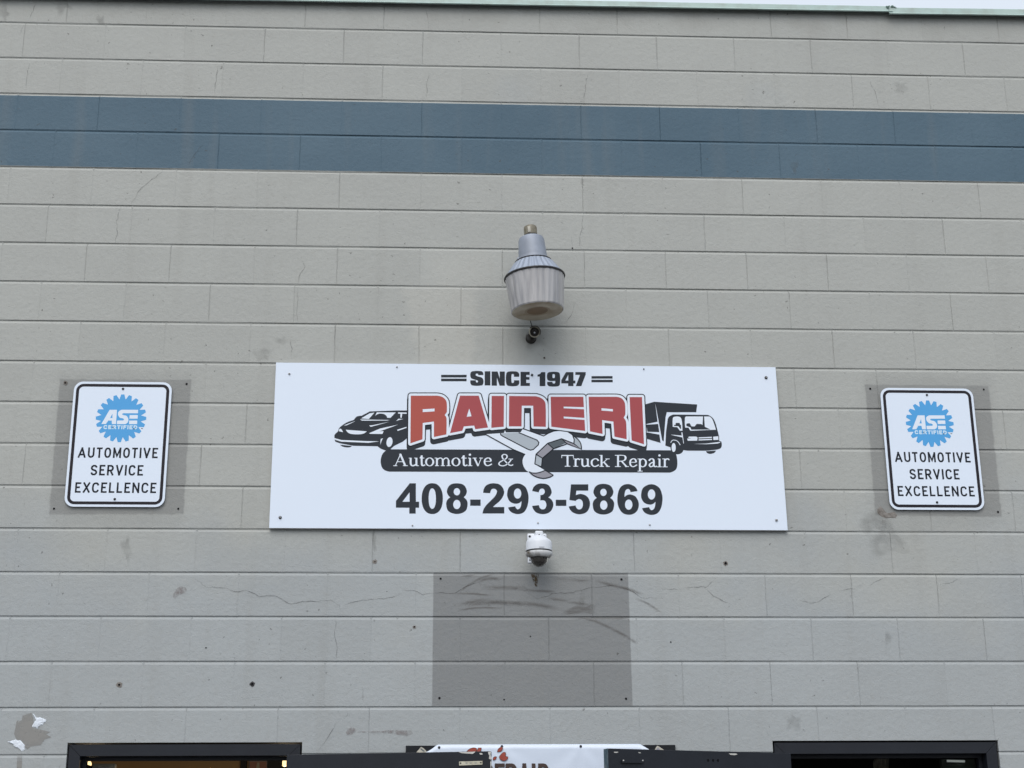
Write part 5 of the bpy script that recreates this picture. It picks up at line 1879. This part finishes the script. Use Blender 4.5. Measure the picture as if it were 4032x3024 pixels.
# ================================================================== inside the doorways
for p, nm in (((351, 3012), 'lit globe lamp glowing inside the left doorway, by the cream box'), ((1121, 3003), 'lit globe lamp glowing inside the left doorway, beside the right jamb')):
    w = W(*p, 1.6)
    e = empty('globe_lamp', (w.x, w.y, w.z - 0.02), nm, 'lamp', 'lamps inside the left doorway')
    mb = MB()
    mb.lathe([(0.001, w.z - 0.022), (0.010, w.z - 0.018), (0.013, w.z - 0.004), (0.012, w.z + 0.010), (0.006, w.z + 0.020)], (w.x, w.y, 0), 16)
    mb.build('bulb', M['bulb'], e, True)
    mb = MB()
    mb.lathe([(0.007, w.z + 0.018), (0.008, w.z + 0.045), (0.004, w.z + 0.05), (0.004, 2.7505)], (w.x, w.y, 0), 12)
    mb.build('lamp_stem', M['blackhead'], e, True, 40)
    ld = bpy.data.lights.new('lamp_glow', 'POINT')
    ld.energy = 5.0
    ld.color = (1.0, 0.78, 0.5)
    ld.shadow_soft_size = 0.03
    lo = bpy.data.objects.new('lamp_glow', ld)
    lo.location = (0, 0.05, -0.05)
    link(lo, e)
F1 = zoom(240, 2900, 4.424)
a, b2 = W(*F1(545, 480), 0.25), W(*F1(945, 455), 0.25)
e = empty('cream_box', (a.x, 0.25, a.z - 0.06), 'cream plastic box mounted high inside the left doorway', 'box')
mb = MB()
mb.bbox(a.x, b2.x, 0.25, 0.29, a.z - 0.028, a.z + 0.002, 0.003)
mb.build('box_body', M['plate'], e, True, 40)
mb = MB()
mb.box(a.x + 0.02, b2.x - 0.025, 0.2488, 0.2499, a.z - 0.016, a.z - 0.013)
mb.build('box_slot', M['g2'], e)
mb = MB()
mb.box(a.x - 0.03, a.x - 0.012, 0.155, 0.29, a.z - 0.02, a.z - 0.005)
mb.box(a.x - 0.0119, a.x - 0.0003, 0.27, 0.285, a.z - 0.02, a.z - 0.005)
mb.build('box_bracket', M['blackhead'], e)
F2 = zoom(800, 2900, 4.424)
a, b2 = W(*F2(800, 425), 3.19), W(*F2(1118, 425), 3.19)
e = empty('wall_poster', (a.x, 3.19, a.z - 0.3), 'brownish poster with a pale figure on the back wall, seen through the left doorway', 'poster')
mb = MB()
mb.box(a.x, b2.x, 3.19, 3.1985, a.z - 0.35, a.z)
mb.build('poster_sheet', M['g2'], e)
pr = Print(3.1895, XZ(0))
pr.poly(rect(a.x + 0.004, a.z - 0.34, b2.x - 0.004, a.z - 0.004), 'pink')
mx_ = (a.x + b2.x) / 2
pr.path([(mx_ - 0.006, a.z - 0.01), (mx_ + 0.008, a.z - 0.01), (mx_ + 0.012, a.z - 0.05, 1), (mx_ + 0.035, a.z - 0.12, 1), (mx_ + 0.03, a.z - 0.3), (mx_ - 0.03, a.z - 0.3), (mx_ - 0.03, a.z - 0.12, 1), (mx_ - 0.012, a.z - 0.05, 1)], 'tape', 2)
pr.build('poster_picture', e)
mb = MB()
mb.box(a.x - 0.05, a.x - 0.012, 3.15, 3.1995, 0.014, 2.748)
mb.box(b2.x + 0.006, 0.198, 3.14, 3.1995, 0.014, 2.748)
mb.build('interior_post', M['door'], bld)
# right doorway: fluorescent fitting on a grey-green panel, pale rag
F3 = zoom(3500, 2880, 4.424)
a, b2 = W(*F3(915, 480), 2.6), W(*F3(1500, 480), 2.6)
e = empty('light_fitting', (a.x, 2.6, a.z - 0.2), 'grey green panel with a dim fluorescent tube, seen through the right doorway', 'light fitting')
mb = MB()
mb.bbox(a.x, b2.x, 2.6, 2.64, a.z - 0.30, a.z, 0.004)
mb.build('fitting_panel', M['ingreen'], e)
mb = MB()
mb.tube([(a.x + 0.03, 2.585, a.z - 0.012), (a.x + 0.14, 2.585, a.z - 0.016)], 0.006, 10)
mb.build('tube', M['tube'], e, True, 40)
mb = MB()
mb.box(a.x + 0.028, a.x + 0.145, 2.589, 2.5995, a.z - 0.022, a.z - 0.006)
mb.build('tube_tray', M['camwhite'], e)
mb = MB()
mb.box(a.x + 0.06, b2.x - 0.02, 2.641, 3.599, a.z - 0.1, a.z - 0.07)
mb.build('fitting_bracket', M['door'], e)
F4 = zoom(3000, 2880, 4.424)
w = W(*F4(2080, 550), 2.2)
e = empty('hanging_rag', (w.x, 2.2, w.z - 0.08), 'pale crumpled rag hanging in the dark right doorway', 'rag')
vs, fs = [], []
for j in range(9):
    for i in range(11):
        u, v = i / 10, j / 8
        x = w.x + (u - 0.5) * 0.10 * (1 - 0.3 * v)
        z = w.z + 0.03 + 0.02 * math.sin(u * 5) - v * 0.14 + (u - 0.5) * 0.05
        vs.append((x, 2.2 + 0.014 * math.sin(u * 19 + v * 3), z))
for j in range(8):
    for i in range(10):
        k = j * 11 + i
        fs.append((k, k + 1, k + 12, k + 11))
o = obj('rag_cloth', vs, fs, M['tape'], e, None, True)
o.modifiers.new('thickness', 'SOLIDIFY').thickness = 0.002
mb = MB()
mb.tube([(w.x, 2.2, w.z + 0.03), (w.x, 2.2, 2.7505)], 0.002, 6)
mb.build('rag_hook', M['blackhead'], e)
